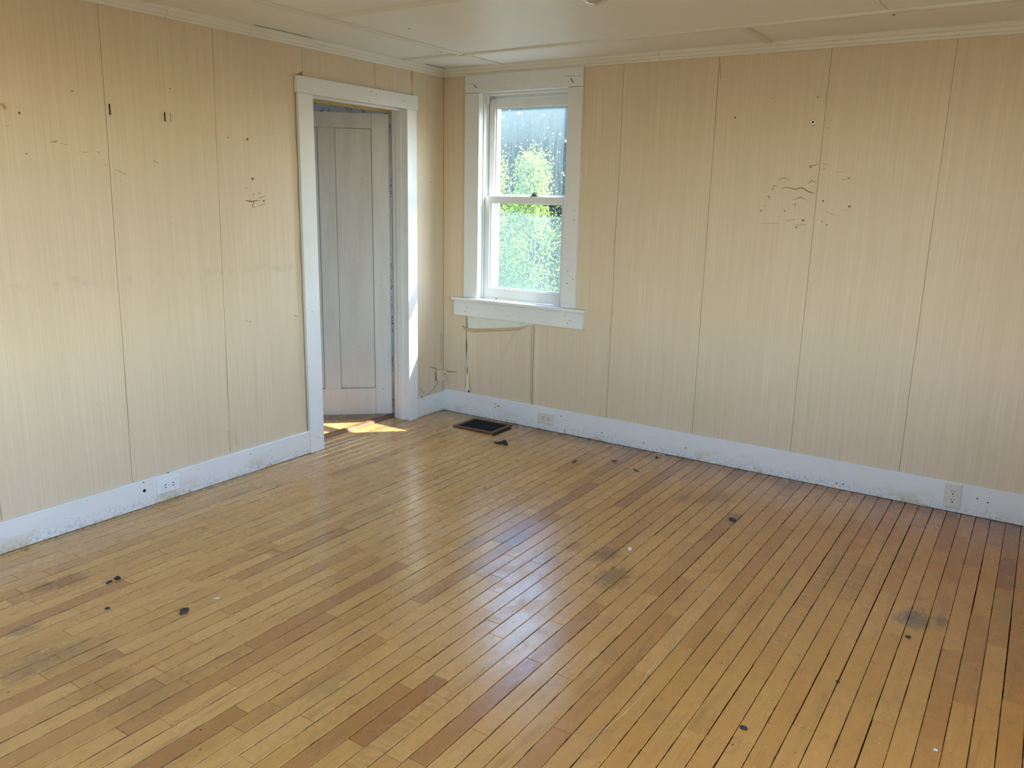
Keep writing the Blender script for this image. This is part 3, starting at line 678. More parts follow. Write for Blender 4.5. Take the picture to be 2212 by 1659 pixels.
def sash(x0, x1, y0, y1, z0, z1, st, rb, rt, glass, name, label):
    s_ = empty(name); s_.parent = w1; s_['label'] = label
    wp_('stile', ((x0, y0, z0), (x0+st, y1, z1)), parent=s_, mat=VINYL); wp_('stile', ((x1-st, y0, z0), (x1, y1, z1)), parent=s_, mat=VINYL)
    wp_('rail', ((x0+st, y0, z0), (x1-st, y1, z0+rb)), parent=s_, mat=VINYL); wp_('rail', ((x0+st, y0, z1-rt), (x1-st, y1, z1)), parent=s_, mat=VINYL)
    a, b_, c, d = x0+st, x1-st, z0+rb, z1-rt; g = .009; ym = y0+.012
    wp_('glazing_bead', ((a, ym, c), (a+g, y1-.004, d)), ((b_-g, ym, c), (b_, y1-.004, d)), ((a+g, ym, c), (b_-g, y1-.004, c+g)), ((a+g, ym, d-g), (b_-g, y1-.004, d)), parent=s_, mat=VINYL)
    obj('pane', boxes(((a+.002, (y0+y1)/2, c+.002), (b_-.002, (y0+y1)/2+.003, d-.002))), glass, s_)
    return s_
lo = sash(.326, 1.015, .046, .080, .877, 1.598, .050, .078, .042, GLASS_L, 'lower_sash', 'lower window sash with hazy glass')
up = sash(.332, 1.009, .092, .124, 1.560, 2.246, .048, .040, .055, GLASS_U, 'upper_sash', 'upper window sash with rain streaked glass')
lk = bmesh.new(); box(lk, (.700, .060, 1.599), (.762, .084, 1.606), .001); box(lk, (.715, .064, 1.606), (.75, .08, 1.616), .002); tube(lk, [(.712, .06, 1.612), (.735, .058, 1.624), (.758, .062, 1.620)], [.003, .0045, .003])
obj('sash_lock', lk, CHROME, lo)
for x in (.44, .86): obj('tape_tab', boxes(((x, .0445, .874+.003), (x+.010, .046, .884))), CHROME, lo) if x == .44 else None
# outside: blind stops, sill, storm track and half screen
wp_('outer_stop', ((.325, .128, .877), (.366, T+.02, 2.285)), ((.366, T-.002, .877), (.384, T+.02, 2.285)), mat=VINYL); wp_('outer_stop', ((.975, .128, .877), (1.016, T+.02, 2.285)), mat=VINYL)
wp_('outer_stop', ((.366, .128, 2.25), (.975, T+.02, 2.285)), mat=VINYL)
wp_('outer_sill', ((.28, .08, .845), (1.06, T+.07, .872)), mat=VINYL)
wp_('outer_casing', ((.21, T, .872), (.325, T+.03, 2.40)), ((1.016, T, .872), (1.13, T+.03, 2.40)), ((.325, T, 2.285), (1.016, T+.03, 2.40)), mat=VINYL)
sc_ = bmesh.new(); prism(sc_, [(.384, .872), (.975, .872), (.975, 1.462), (.384, 1.498)], 1, T+.004, T+.005)
o = obj('screen', sc_, SCREEN, w1); o['label'] = 'half height insect screen outside the lower sash'
portal('window_portal', (.67, T+.24, 1.575), (0, -1, 0), .72, 1.42)
# nail ends and cracks of the casing
def wmark(x0, z0, x1, z1, r_=.0016, y=-.0228): obj('nail_mark', tube(bmesh.new(), [(x0, y, z0), (x1, y, z1)], r_, 5), DARK, w1)
for a, b_ in (((1024, 183), (1030, 190)), ((1233, 169), (1238, 178))):
    p, q = on(*a, 1, -.022), on(*b_, 1, -.022); wmark(p.x, p.z, q.x, q.z, .0024)
for q in ((1009, 663), (1004, 673), (1221, 682), (1231, 693), (1225, 698), (1238, 604), (1226, 612), (1226, 585), (1240, 475)):
    p = on(*q, 1, -.022); obj('nail_mark', disc(bmesh.new(), (p.x, -.022, p.z), (0, -1, 0), .0032, .0012, 7), DARK, w1)
for z in (2.281,):
    for a, b_ in ((.203, .325), (1.018, 1.124)): obj('paint_crack', boxes(((a+.002, -.0232, z-.001), (b_-.02, -.0222, z+.0006))), CREASE, w1)
for a, b_ in (((1008, 182), (1022, 181)), ((1222, 165), (1258, 164))):
    p, q = on(*a, 1, -.022), on(*b_, 1, -.022); wmark(p.x, p.z, q.x, q.z, .0007)
for q in ((801, 198), (813, 203), (797, 219)):
    p = on(*q, 0, .026); o = obj('nail_mark', disc(bmesh.new(), (.0262, p.y, p.z), (1, 0, 0), .0032, .0012, 7), DARK); o.parent = d1; o.matrix_parent_inverse = Matrix.Translation((0, .83, 0))
# nail ends in the baseboards
for q in ((1068, 873), (1070, 880), (1075, 877), (1078, 878), (1300, 935), (1482, 968), (1807, 1044), (1821, 1046), (2111, 1077), (2134, 1086), (1220, 930), (1212, 899), (1390, 957)):
    p = on(*q, 1, -.018); obj('nail_mark', disc(bmesh.new(), (p.x, -.0175, p.z), (0, -1, 0), .0042, .0016, 7), DARK, bs_w)
p = on(312, 1060, 0, .018); obj('cable_hole', disc(bmesh.new(), (.0175, p.y, p.z), (1, 0, 0), .0085, .0016, 12), DARK, bs_l)
for q in ((541, 981), (557, 1009), (409, 1061), (363, 1021), (310, 1042)):
    p = on(*q, 0, .018); obj('nail_mark', disc(bmesh.new(), (.0175, p.y, p.z), (1, 0, 0), .0035, .0016, 7), DARK, bs_l)
p = on(912, 858, 0, .018); obj('nail_mark', disc(bmesh.new(), (.0175, p.y, p.z), (1, 0, 0), .006, .0016, 7), DARK, bs_c)

# ------------------------------------------------------------------ outlets
def outlet(loc, rotz, turn, mat, label, two=False, tilt=0.0):
    """built facing -Y, plate upright; turn rotates the plate in its own plane"""
    root = empty('wall_outlet', loc, (0, 0, rotz)); tag(root, label, 'outlet')
    sp = empty('cover', (0, 0, 0), (0, turn+tilt, 0)); bpy.data.objects.remove(sp)
    rm = (0, turn+tilt, 0)
    W_, H_ = (.040, .066)
    bm = bmesh.new(); prof_ = [(W_, H_, 0), (W_, H_, -.0025), (W_-.005, H_-.005, -.0065)]
    rings = [[bm.verts.new((sx*a, y, sz*b_)) for sx, sz in ((-1, -1), (1, -1), (1, 1), (-1, 1))] for a, b_, y in prof_]
    for A, B in zip(rings, rings[1:]):
        for k in range(4): bm.faces.new((A[k], A[(k+1) % 4], B[(k+1) % 4], B[k]))
    bm.faces.new(rings[-1]); bm.faces.new(rings[0][::-1]); bmesh.ops.recalc_face_normals(bm, faces=bm.faces[:])
    obj('cover_plate', bm, mat, root, rot=rm)
    for s in (-1, 1):
        bm = bmesh.new(); pts = []
        for k in range(24):
            t = k*2*math.pi/24; pts.append((max(-.0145, min(.0145, .0185*math.cos(t))), s*.0225+max(-.0175, min(.0175, .0185*math.sin(t)))))
        prism(bm, pts, 1, -.0085, -.005); r_ = obj('receptacle', bm, mat, root, rot=rm)
        sl = bmesh.new()
        if two:
            for q in (-1, 1):
                box(sl, (q*.0065-.0018, -.0090, s*.0225-.005), (q*.0065+.0018, -.0080, s*.0225+.005)); box(sl, (q*.0065-.0002+q*.0-.0, -.0090, s*.0225-.0014), (q*.0065+q*.0045+.0, -.0080, s*.0225+.0014))
        else:
            box(sl, (-.0078, -.0090, s*.0225+.0005), (-.0050, -.0080, s*.0225+.0095)); box(sl, (.0050, -.0090, s*.0225+.0005), (.0078, -.0080, s*.0225+.0085))
            disc(sl, (0, -.0080, s*.0225-.0085), (0, -1, 0), .0038, .001, 10)
        obj('slot', sl, DARK, r_)
    obj('screw', lathe(bmesh.new(), [(.0035, 0), (.003, .0012), (.001, .0016)], 12), HINGE, root, loc=(0, -.0064, 0), rot=(math.pi/2, 0, 0))
    return root
outlet((3.467, -.0195, .0895), 0, 0, PLATE, 'upright white outlet with chipped paint, far right on the baseboard', tilt=-.03)
outlet((.934, -.0195, .087), 0, math.pi/2, PLATE, 'sideways painted outlet on the baseboard right of the floor register', True)
outlet((.0195, -2.352, .083), -math.pi/2*-1, math.pi/2, PLATEW, 'sideways white outlet on the baseboard left of the doorway', True)

# ------------------------------------------------------------------ ceiling light
p = on(1285, 10, 1, -2.5)
cb = empty('ceiling_light', (p.x, p.y, ZC)); tag(cb, 'bare ceiling bulb, only its lower rim showing at the top edge', 'lamp')
obj('lamp_holder', lathe(bmesh.new(), [(.06, 0), (.062, -.012), (.045, -.03), (.032, -.045), (.032, -.09), (.028, -.095)], 28), PORCEL, cb)
rb = .062; zb = p.z-ZC+rb
prof_ = [(.014, -.09), (.016, -.12)]+[(rb*math.sin(t), zb-rb*math.cos(t)) for t in [math.pi*k/14 for k in range(12, -1, -1)] if rb*math.sin(t) > .001 and zb-rb*math.cos(t) < -.13]+[(.001, zb-rb)]
bb = NB('clear_bulb_glass'); gls = bb.n('BsdfGlossy', {'Roughness': .04}).outputs[0]; trn = bb.n('BsdfTransparent', {0: (.9, .88, .84, 1)}).outputs[0]
lw = bb.n('LayerWeight', {'Blend': .35}).outputs['Facing']
smooth(obj('bulb', lathe(bmesh.new(), prof_, 32), bb.done(bb.n('MixShader', {0: lw, 1: trn, 2: gls}).outputs[0]), cb))

# ------------------------------------------------------------------ floor boards
fr = tag(obj('floor', boxes(((AX-T, YB-T, -.25), (XR+T, T, -.019))), GROOVE), 'worn narrow maple strip floor', kind='structure')
BWD = .068; X0 = 3.043-44*BWD   # a seam falls on x = 3.043
J = {}
def joint(px, py):
    p = on(px, py, 2); r_ = int((p.x-X0)//BWD); J.setdefault(r_, []).append(p.y)
c1 = [(495, 300), (220, 595), (360, 935), (755, 900), (1430, 775), (1195, 830), (1565, 862), (2085, 660), (265, 1055), (465, 1110), (990, 1085), (1445, 1095), (1810, 1055), (1710, 1220), (740, 1390), (1095, 1380), (1555, 1420), (2005, 1355), (1585, 512), (1485, 440), (1340, 130), (1735, 215), (1840, 335), (2130, 500), (1130, 640), (940, 495), (2110, 380)]
c2 = [(335, 300), (225, 245), (65, 500), (375, 535), (240, 685), (555, 575), (645, 960), (280, 1005), (550, 1140), (775, 1205), (450, 1590), (1005, 1425), (1535, 1415), (1355, 970), (1120, 815), (1505, 730), (1640, 325), (1685, 483), (1975, 440), (1150, 285), (1400, 440), (1820, 690), (1545, 1070), (1800, 975), (2025, 1035), (2095, 545), (1140, 215), (1460, 25), (1040, 45), (1720, 1600), (690, 165), (830, 330), (480, 340), (2065, 80), (1380, 350)]
c3 = [(690, 110), (565, 265), (305, 315), (350, 410), (275, 620), (275, 770), (525, 620), (60, 875), (280, 960), (565, 750), (740, 300), (780, 430), (775, 620), (825, 720), (540, 1005), (905, 235), (1040, 530), (970, 910), (705, 1180), (1110, 235), (1230, 185), (1230, 370), (765, 1335), (870, 1415), (1150, 1145), (400, 1460), (105, 1410), (1250, 1335), (1205, 665), (1390, 230), (1375, 530), (1425, 810), (1550, 430), (1500, 1060), (1710, 275), (1590, 765), (1700, 885), (1790, 470), (1790, 1225), (1570, 1450), (1935, 1405), (1995, 860), (2035, 495), (2125, 1225), (1955, 310), (1860, 185), (2070, 240), (2160, 325), (2150, 680), (1880, 665), (1545, 110), (1665, 105), (1335, 150), (930, 90), (30, 1135), (60, 435)]
for lst, ox in ((c1, 0), (c2, 700), (c3, 1462)):
    for x, y in lst: joint(ox+x/2.949, 1100+y/2.949)
TONE = {}   # boards whose colour the photograph singles out: (px, py) -> tone, figure
TS = []
def zz(x, y, ox): return (ox+x/2.949, 1100+y/2.949)
for q, t, f in ((zz(1750, 770, 0), .80, 0), (zz(1400, 1350, 0), .82, 0), (zz(300, 1380, 700), .85, 0), (zz(850, 1380, 700), .80, 0), (zz(1300, 100, 700), .85, .5),
                (zz(1120, 380, 1462), .15, 1), (zz(1100, 450, 1462), .2, 1), (zz(850, 480, 1462), .15, 1), (zz(960, 280, 1462), .3, .8), (zz(2050, 380, 1462), .92, 0), (zz(2090, 170, 1462), .85, 0),
                (zz(2170, 150, 1462), .8, 0), (zz(610, 190, 1462), .7, 0), (zz(200, 640, 1462), .6, 0), (zz(1720, 180, 1462), .7, 0), (zz(30, 500, 1462), .8, 0), (zz(400, 450, 1462), .6, 0),
                (zz(1600, 390, 0), .75, 0), (zz(400, 640, 0), .75, 0), (zz(1370, 100, 1462), .55, 0), (zz(250, 130, 1462), .8, 0), (zz(2170, 900, 1462), .6, 0), (zz(1000, 820, 1462), .35, 0),
                ((900+1180/2.212, 880+320/2.212), .85, 0), ((900+1000/2.212, 880+250/2.212), .8, 0), ((900+620/2.212, 880+530/2.212), .8, 0), ((900+400/2.212, 880+480/2.212), .65, 0),
                ((900+1700/2.212, 880+620/2.212), .65, 0), ((900+1800/2.212, 880+400/2.212), .7, 0), ((900+900/2.212, 880+700/2.212), .7, 0), ((900+1250/2.212, 880+860/2.212), .65, 0), (zz(160, 930, 0), .5, 0), (zz(2150, 1450, 0), .75, 0)):
    p = on(*q, 2); TS.append((p.x, p.y, t, f))
def board_data(me, vals):
    a = me.attributes.new('board', 'FLOAT_VECTOR', 'POINT'); a.data.foreach_set('vector', vals)
def board_geo(x0, x1, y0, y1, dz, out_v, out_f):
    b = len(out_v); c = .0016; z = dz; zl_ = dz-.0016; zb_ = -.0185
    g0, g1 = R.uniform(.0004, .0014), R.uniform(.0004, .0014)
    if R.random() < .22: g0 += .0014
    X_ = (x0+g0, x1-g1); Y__ = (y0+.0005, y1-.0005)
    for zz_, i in ((zb_, 0), (zl_, 0), (z, c)):
        out_v += [(X_[0]+i, Y__[0]+i, zz_), (X_[1]-i, Y__[0]+i, zz_), (X_[1]-i, Y__[1]-i, zz_), (X_[0]+i, Y__[1]-i, zz_)]
    for r_ in (0, 4):
        for k in range(4): out_f.append((b+r_+k, b+r_+(k+1) % 4, b+r_+4+(k+1) % 4, b+r_+4+k))
    out_f.append((b+8, b+9, b+10, b+11))
boards = []
nrow = int((XR-X0)/BWD)+1
for r_ in range(-1, nrow+1):
    x0, x1 = X0+r_*BWD, X0+(r_+1)*BWD
    x0, x1 = max(x0, .002), min(x1, XR-.002)
    if x1-x0 < .012: continue
    js = sorted(J.get(r_, [])); keep = []
    for y in js:
        if not keep or y-keep[-1] > .09: keep.append(y)
    cuts = [YB+.003]+keep+[-.002]; full = [cuts[0]]
    for a, b_ in zip(cuts, cuts[1:]):
        t = a+R.uniform(.35, 1.15)
        while t < b_-.22:
            full.append(t); t += R.choice((R.uniform(.28, .7), R.uniform(.5, 1.2)))
        full.append(b_)
    for a, b_ in zip(full, full[1:]): boards.append((x0, x1, a, b_))
def screen_area(bd):
    x0, x1, a, b_ = bd; n = 14; A = 0
    for k in range(n):
        P = Vector(((x0+x1)/2, a+(b_-a)*(k+.5)/n, 0)); d = P-CAM; z = d.dot(FW)
        if z < .2: continue
        u, v = 1106+FPX*d.dot(RT)/z, 829.5-FPX*d.dot(UP)/z
        if 0 < u < 2212 and 0 < v < 1659: A += (x1-x0)*(b_-a)/n*(-d.z)/z**3
    return A
boards.sort(key=screen_area, reverse=True)
def tones(bd):
    t = min(1, max(0, R.betavariate(2.0, 3.0)*.75)); f = .6 if R.random() < .015 else 0
    if R.random() < .04: t = R.uniform(.6, .78)
    for x, y, tt, ff in TS:
        if bd[0] <= x <= bd[1] and bd[2] <= y <= bd[3]: t, f = tt*.97, ff
    return t, R.random(), f
sv, sf, sa = [], [], []
for k, bd in enumerate(boards):
    tn = tones(bd); dz = R.uniform(-.0004, .0003)
    if k < 296:
        v, f = [], []; board_geo(*bd, dz, v, f); cx, cy = (bd[0]+bd[1])/2, (bd[2]+bd[3])/2
        me = bpy.data.meshes.new('floor_board'); me.from_pydata([(a-cx, b_-cy, c) for a, b_, c in v], [], f); board_data(me, list(tn)*len(v))
        obj('floor_board', me, FLOOR, fr, loc=(cx, cy, 0))
    else:
        n0 = len(sv); board_geo(*bd, dz, sv, sf); sa += list(tn)*(len(sv)-n0)
for xa in (-.136, -.068):
    for ya, yb in ((DY0+.002, -.86), (-.859, DY1-.002)):
        n0 = len(sv); board_geo(xa, xa+BWD, ya, yb, 0, sv, sf); sa += [.25, R.random(), 0]*(len(sv)-n0)
# boards of the adjoining room run on beyond the threshold
y = -3.39
x = -.207
while x > AX+.02:
    a = -3.39
    while a < -.05:
        b_ = min(-.006, a+R.uniform(.5, 1.4))
        if b_ > -.3: b_ = -.006
        n0 = len(sv); board_geo(x-BWD, x, a, b_, 0, sv, sf); sa += [R.uniform(.2, .6), R.random(), 0]*(len(sv)-n0); a = b_
    x -= BWD
me = bpy.data.meshes.new('distant_boards'); me.from_pydata(sv, [], sf); board_data(me, sa)
tag(obj('distant_boards', me, FLOOR, fr), kind='stuff')


# long pale scratches
for pts in ([(1548, 1232), (1530, 1265), (1500, 1330), (1462, 1390), (1432, 1428)], [(1650, 1100), (1652, 1120), (1635, 1160)], [(1446, 1392), (1400, 1452), (1385, 1480)], [(1215, 1430), (1190, 1455), (1130, 1520)], [(1400, 1490), (1350, 1540), (1300, 1580)]):
    mark(pts, 2, .0028, 'floor_scratch', plain('pale_scratch', (.62, .50, .34), .6), fr, d=.0004)

# ------------------------------------------------------------------ floor register
rg = empty('floor_register', (.53, -.217, 0)); tag(rg, 'black louvred floor register with brown metal rim below the window', 'floor vent')
a, b_, c, d = -.170, .172, -.130, .130; rw = .026
bm = bmesh.new()
for p_, q_ in (((a, c, 0), (b_, c+rw, .009)), ((a, d-rw, 0), (b_, d, .009)), ((a, c+rw, 0), (a+rw, d-rw, .009)), ((b_-rw, c+rw, 0), (b_, d-rw, .009))): box(bm, p_, q_, .002)
obj('frame', bm, BRONZE, rg, rot=(0, -.02, 0), loc=(0, 0, .004)); obj('duct', boxes(((a+rw, c+rw, .0008), (b_-rw, d-rw, .002))), BLACKMET, rg)
for k in range(15):
    y = c+rw+.007+k*.0139; obj('louvre', boxes(((a+rw, y, .0022), (b_-rw, y+.0035, .0075))), BLACKMET, rg)
obj('dark_hole_plate', boxes(((b_-.002, c-.005, .0004), (b_+.020, d-.05, .0022))), DARK, rg)  # flat black plate: darkness of the open hole beside the frame, as colour

# ------------------------------------------------------------------ litter on the floor
def blob(name, px, py, size, mat, label, cat, seed=0, flat=.5):
    p = on(px, py, 2); bm = bmesh.new(); bmesh.ops.create_icosphere(bm, subdivisions=2, radius=1)
    for v in bm.verts:
        k = 1+.45*noise.noise(v.co*1.6+Vector((seed, 0, 0)))+.25*noise.noise(v.co*4+Vector((0, seed, 0))); v.co = Vector((v.co.x*size[0], v.co.y*size[1], max(-.3, v.co.z)*size[0]*flat+size[0]*flat*.3))*k
    zmin = min(v.co.z for v in bm.verts)
    for v in bm.verts: v.co.z -= zmin
    o = smooth(obj(name, bm, mat, loc=(p.x, p.y, .0004), rot=(0, 0, seed))); return tag(o, label, cat)
def chip(name, px, py, outline, thick, mat, label, cat, rz=0, curl=0.0):
    p = on(px, py, 2); bm = bmesh.new(); prism(bm, outline, 2, 0, thick)
    for v in bm.verts: v.co.z += curl*(v.co.x**2+v.co.y**2)*40
    return tag(obj(name, bm, mat, loc=(p.x, p.y, .0004), rot=(0, 0, rz)), label, cat)
bs = bmesh.new()
P = [on(960+x/12.29, 890+y/12.29, 2) for x, y in ((1310, 800), (1340, 800), (1360, 815), (1440, 815), (1500, 820), (1545, 790), (1600, 780), (1650, 815), (1695, 885), (1640, 890), (1550, 860), (1460, 855), (1330, 835))]
cx = sum((q for q in P), Vector())/len(P); prism(bs, [(q.x-cx.x, q.y-cx.y) for q in P], 2, 0, .006)
for v in bs.verts:
    if v.co.z > .001: v.co.z += .012*max(0, math.sin(v.co.x*30+.6)); v.co.x *= .93; v.co.y *= .93
tag(obj('black_scrap', bs, BLACKSCRAP, loc=(cx.x, cx.y, .0004)), 'torn black scrap lying in front of the floor register', 'scrap')
blob('debris_lump', 398, 1322, (.022, .014), LUMP, 'largest dark lump of dirt on the boards, lower left', 'debris', 2)
blob('debris_lump', 254, 1251, (.011, .010), BLACKSCRAP, 'round black crumb nearest the left baseboard', 'debris', 4, .9)
blob('debris_lump', 236, 1258, (.016, .007), BLACKSCRAP, 'flat black crumb beside the round one on the left', 'debris', 5, .3)
blob('debris_lump', 232, 1315, (.010, .007), LUMP, 'small dark crumb between the two larger lumps on the left', 'debris', 1, .4)
blob('debris_lump', 1583, 1124, (.022, .010), LUMP, 'grey lump on the dark board at the right middle', 'debris', 3, .4)
blob('debris_lump', 1360, 1187, (.010, .008), FLAKE, 'pale pebble beside the dark stains mid floor', 'debris', 8, .8)
blob('debris_lump', 1962, 1377, (.010, .009), LUMP, 'dark crumb in front of the grey stain on the right', 'debris', 9, .6)
blob('debris_lump', 1607, 1573, (.013, .010), LUMP, 'grey crumb at the bottom, right of the scratch', 'debris', 6, .3)
blob('debris_lump', 1810, 1473, (.008, .006), LUMP, 'dark crumb nearest the bottom right boards', 'debris', 11, .5)
leaf = [(-.022, 0), (-.008, .007), (.004, .012), (.02, .006), (.026, -.004), (.01, -.007), (-.006, -.006)]
chip('dry_leaf', 1326, 996, leaf, .001, LEAFDRY, 'reddish brown leaf scrap right of the black scrap', 'leaf', .3, .3)
chip('dry_leaf', 1240, 998, leaf, .001, LEAFDRY, 'dark leaf scrap in front of the sideways window wall outlet', 'leaf', 1.3, .3)
chip('dry_leaf', 1420, 989, leaf, .001, LEAFDRY, 'dark leaf scrap beside the white paint flake', 'leaf', 2.3, .2)
chip('dry_leaf', 1375, 1017, leaf, .001, LUMP, 'grey leaf scrap out on the boards below the white paint flake', 'leaf', 2.9, .2)
chip('paint_flake', 1427, 981, [(-.03, -.004), (-.01, .006), (.02, .005), (.035, -.002), (.012, -.007)], .0015, FLAKE, 'white paint flake against the window wall baseboard', 'paint flake', -.2)
chip('paint_flake', 395*1+75, 1294, [(-.012, -.006), (0, .008), (.012, .004), (.008, -.006), (0, -.002)], .001, FLAKE, 'pale curled flake beside the largest dark lump', 'paint flake', .5, .8)
chip('paint_flake', 2148, 1118, [(-.001, -.02), (.003, -.02), (.004, .018), (0, .02)], .002, FLAKE, 'white sliver under the upright outlet', 'paint flake', .5)
chip('paint_flake', 2020, 1620, [(-.008, -.004), (.004, -.007), (.009, .002), (-.002, .006)], .001, FLAKE, 'white flake at the bottom right', 'paint flake', .5)
def sprig(px, py, pts, mat, label, r_=.0011):
    p = on(px, py, 2); o = obj('splinter', tube(bmesh.new(), [(x, y, z+r_) for x, y, z in pts], [r_*.6]+[r_]*(len(pts)-2)+[r_*.5], 5), mat, loc=(p.x, p.y, .0005)); return tag(o, label, 'splinter')
sprig(597, 1192, [(-.03, .012, 0), (-.01, -.004, .002), (.01, .002, .004), (.035, .012, 0)], LEAFDRY, 'thin curled brown twig on the boards left of centre')
sprig(1216, 1187, [(-.018, .004, 0), (0, .0, .001), (.02, -.004, 0)], FLAKE, 'short white straw just right of the glossy reflection')
sprig(536, 1337, [(-.016, -.012, 0), (0, 0, .002), (.014, .014, 0)], SPLINT, 'pale wood curl right of the largest dark lump')
sprig(612, 1341, [(-.012, .006, 0), (0, 0, .002), (.012, .010, 0)], SPLINT, 'pale wood sliver further right of the largest dark lump')
sprig(1050, 1055, [(-.02, .016, 0), (0, 0, .001), (.02, -.016, 0)], LEAFDRY, 'straight brown splinter behind the glossy reflection')
sprig(1580, 1080, [(-.04, .012, 0), (0, 0, .002), (.05, -.012, 0)], SPLINT, 'long pale splinter right of the middle')
sprig(1685, 1062, [(-.02, .01, 0), (0, 0, .002), (.03, -.008, 0)], SPLINT, 'pale splinter close to the window wall baseboard')
sprig(1115, 920, [(-.03, .03, .003), (-.01, .012, .006), (.012, -.002, .004), (.02, -.012, 0)], BLACKSCRAP, 'black bit of wire right of the floor register', .003)
def crumbs(name, n, mat, label, smin, smax, pick, elong=1.0):
    bm = bmesh.new()
    for _ in range(n):
        x, y = pick(); s_ = R.uniform(smin, smax)*R.uniform(.6, 1); a_ = R.uniform(0, 6.28); e = R.uniform(1, elong)
        vs_ = [Vector((s_*e*math.cos(t)*R.uniform(.6, 1.1), s_*math.sin(t)*R.uniform(.6, 1.1), 0)) for t in (0, 1.3, 2.5, 3.8, 5.1)]
        rt = Matrix.Rotation(a_, 3, 'Z'); base = [bm.verts.new(rt @ v+Vector((x, y, .0004))) for v in vs_]; tp = bm.verts.new(Vector((x, y, .0004+s_*R.uniform(.35, .8))))
        for k in range(5): bm.faces.new((base[k], base[(k+1) % 5], tp))
    return tag(obj(name, bm, mat), label, name.split('_')[-1], kind='stuff')
def anywhere():
    while True:
        x, y = R.uniform(.05, 4.2), R.uniform(-4, -.04)
        if noise.noise(Vector((x*1.1, y*1.1, 3)))+R.uniform(-.5, .5) > -.1: return x, y
crumbs('dark_crumbs', 900, LUMP, 'fine dark grit scattered over the whole floor', .0012, .0034, anywhere, 1.8)
crumbs('pale_crumbs', 260, FLAKE, 'tiny white paint specks scattered over the floor', .0009, .0022, anywhere, 2.2)
crumbs('edge_crumbs', 420, LEAFDRY, 'dark dust and grit gathered along the window wall baseboard', .0012, .004, lambda: (R.uniform(.1, 4.3), -.019-abs(R.gauss(0, .05))), 2)
crumbs('edge_crumbs', 200, LUMP, 'dust and grit gathered along the left wall baseboard', .0012, .0038, lambda: (.02+abs(R.gauss(0, .03)), R.uniform(-3.3, -1.3)), 2)

# ------------------------------------------------------------------ outside
tag(obj('lawn', boxes(((-60, -40, -.8), (60, 60, -.62))), GRASS), 'grass around the house', kind='structure')
def foliage(name, loc, prof_, n, leaf_, mat, spread=1.0, seed=0, jag=.3):
    """prof_: (height, radius) pairs; leaves scattered in clumps inside the crown"""
    rr = random.Random(seed); v, f = [], []
    H = prof_[-1][0]; clumps = []
    def rad(z):
        for (z0, r0), (z1, r1) in zip(prof_, prof_[1:]):
            if z0 <= z <= z1: return r0+(r1-r0)*(z-z0)/(z1-z0)
        return .05
    for _ in range(max(12, n//60)):
        z = rr.uniform(prof_[0][0], H); a = rr.uniform(0, 6.28); r_ = rad(z)*math.sqrt(rr.random())*rr.uniform(.8, 1.1); clumps.append((r_*math.cos(a), r_*math.sin(a), z))
    for k in range(n):
        c = rr.choice(clumps); s_ = spread*.28
        p = Vector((c[0]+rr.gauss(0, s_), c[1]+rr.gauss(0, s_), c[2]+rr.gauss(0, s_*1.2)))
        if p.z < prof_[0][0]: p.z = prof_[0][0]+rr.random()*.2
        L = leaf_*rr.uniform(.6, 1.2); q = Vector((rr.gauss(0, 1), rr.gauss(0, 1), rr.gauss(.3, 1))).normalized(); s2 = q.orthogonal().normalized(); s2 = Matrix.Rotation(rr.uniform(0, 6.28), 3, q) @ s2
        b = len(v); v += [p, p+q*L*.5+s2*L*.3, p+q*L, p+q*L*.5-s2*L*.3]; f.append((b, b+1, b+2, b+3))
    me = bpy.data.meshes.new(name); me.from_pydata(v, [], f); me.materials.append(mat); return me
BARK = plain('grey_bark', (.10, .08, .06), .9)
YG = mat_leaf('yellow_green_leaves', (.10, .17, .02), (.42, .50, .10)); MG = mat_leaf('mid_green_leaves', (.02, .06, .015), (.11, .19, .04))
DG = mat_leaf('dark_evergreen_needles', (.004, .012, .008), (.022, .042, .026), .25); PU = mat_leaf('purple_leaves', (.03, .015, .03), (.10, .05, .07)); OR = mat_leaf('yellow_flowering_leaves', (.15, .14, .02), (.36, .24, .06))
def plant(name, cat, label, loc, prof_, n, leaf_, mat, seed, spread=1.0, group=None):
    root = tag(empty(name, loc), label, cat, group)
    obj('foliage', foliage(name, loc, prof_, n, leaf_, mat, spread, seed), None, root)
    bm = bmesh.new(); H = prof_[-1][0]; rr = random.Random(seed+1)
    tube(bm, [(0, 0, -.05), (.03, .02, H*.4), (0, .03, H*.85)], [.03*H/2, .02*H/2, .006*H/2], 7)
    for k in range(6):
        a = rr.uniform(0, 6.28); z = H*rr.uniform(.2, .6); tube(bm, [(0, 0, z), (math.cos(a)*.3*spread, math.sin(a)*.3*spread, z+.3*spread)], [.012*H/2, .004*H/2], 5)
    obj('stem', bm, BARK, root); return root
def O(t, s_): return (.65-.544*t+.839*s_, .839*t+.544*s_, -.62)
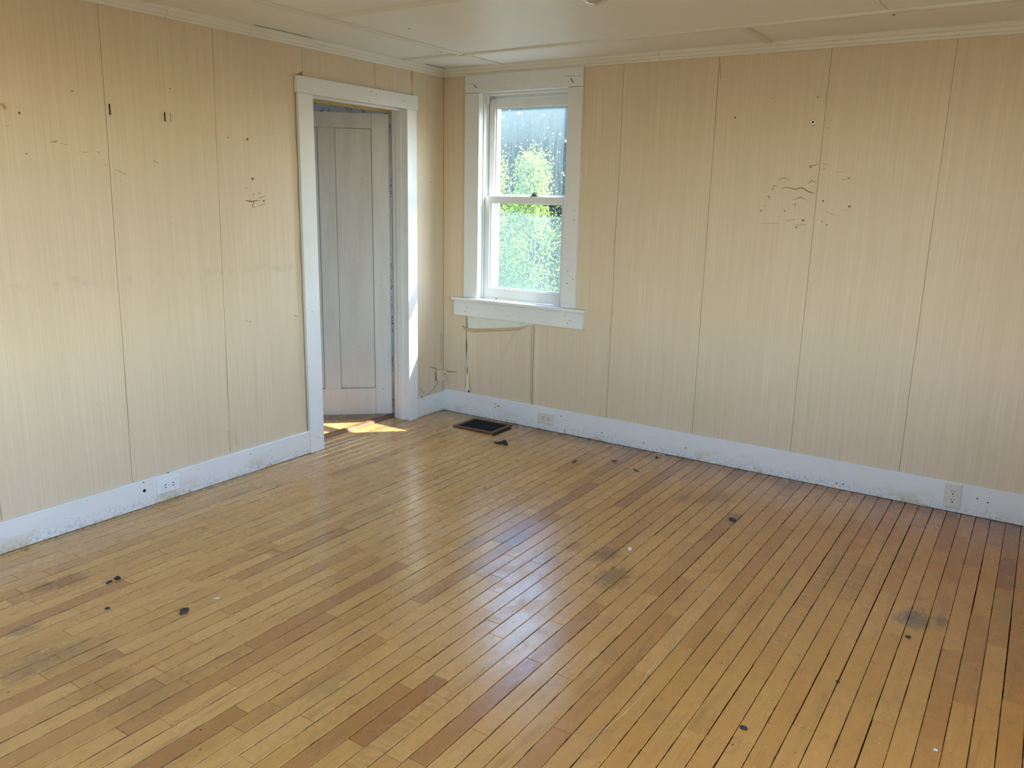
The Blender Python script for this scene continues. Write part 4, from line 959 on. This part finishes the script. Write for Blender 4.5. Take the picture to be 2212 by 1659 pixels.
plant('shrub', 'shrub', 'tall yellow green shrub with pointed tops in the middle of the window view', O(7.4, .22), [(.1, .5), (1.0, .7), (1.7, .45), (2.3, .16), (2.75, .04)], 11000, .055, YG, 1, .4)
plant('shrub', 'shrub', 'narrow yellow green shrub left of the tallest one', O(9.3, -.45), [(.1, .4), (1.0, .5), (2.0, .28), (2.75, .05)], 6000, .055, YG, 2, .5)
plant('shrub', 'shrub', 'purple leaved shrub low at the left of the lower pane', O(5.6, -.75), [(.1, .3), (.9, .45), (1.6, .4), (2.0, .1)], 4500, .05, PU, 3, .5)
plant('shrub', 'shrub', 'mid green bushy shrub at the right of the lower pane', O(5.9, 1.15), [(.1, .6), (.9, .8), (1.6, .6), (2.1, .2)], 9000, .05, MG, 4, .6)
plant('shrub', 'shrub', 'low mid green shrub nearest the window', O(4.4, -.2), [(.05, .5), (.5, .6), (1.05, .4), (1.3, .1)], 7000, .04, MG, 5, .45)
plant('shrub', 'shrub', 'low yellow flowering shrub at the lower right of the pane', O(4.0, .95), [(.05, .35), (.5, .4), (.9, .3), (1.05, .1)], 4500, .035, OR, 6, .35)
plant('shrub', 'shrub', 'bushy green shrub behind at the far left of the view', O(8.2, -2.3), [(.1, .9), (1.4, 1.1), (2.6, .5), (3.2, .1)], 7000, .07, MG, 7, .7)
plant('shrub', 'shrub', 'bushy yellow green shrub behind at the far right of the view', O(9.8, 2.2), [(.1, .9), (1.2, 1.0), (2.2, .5), (2.7, .1)], 7000, .07, YG, 8, .7)
for k, (t, s_, H) in enumerate(((15, .3, 8.5), (15.5, 8.2, 9.5), (15.5, -7.6, 8), (23.5, 4.3, 10.5), (17, 16, 9), (23.5, -3.8, 9))):
    x, y, z = O(t, s_)
    plant('evergreen_tree', 'tree', 'dark evergreen ' + ('tree filling the upper pane, nearest', 'tree right of the nearest evergreen', 'tree left of the nearest evergreen', 'tree behind and between the nearer ones, tallest', 'tree furthest right', 'tree set back on the left side')[k], (x, y, z),
          [(.2, 2.0), (3, 2.2), (H*.75, 1.6), (H, .3)], 22000, .26, DG, 30+k, 1.6, group=None)
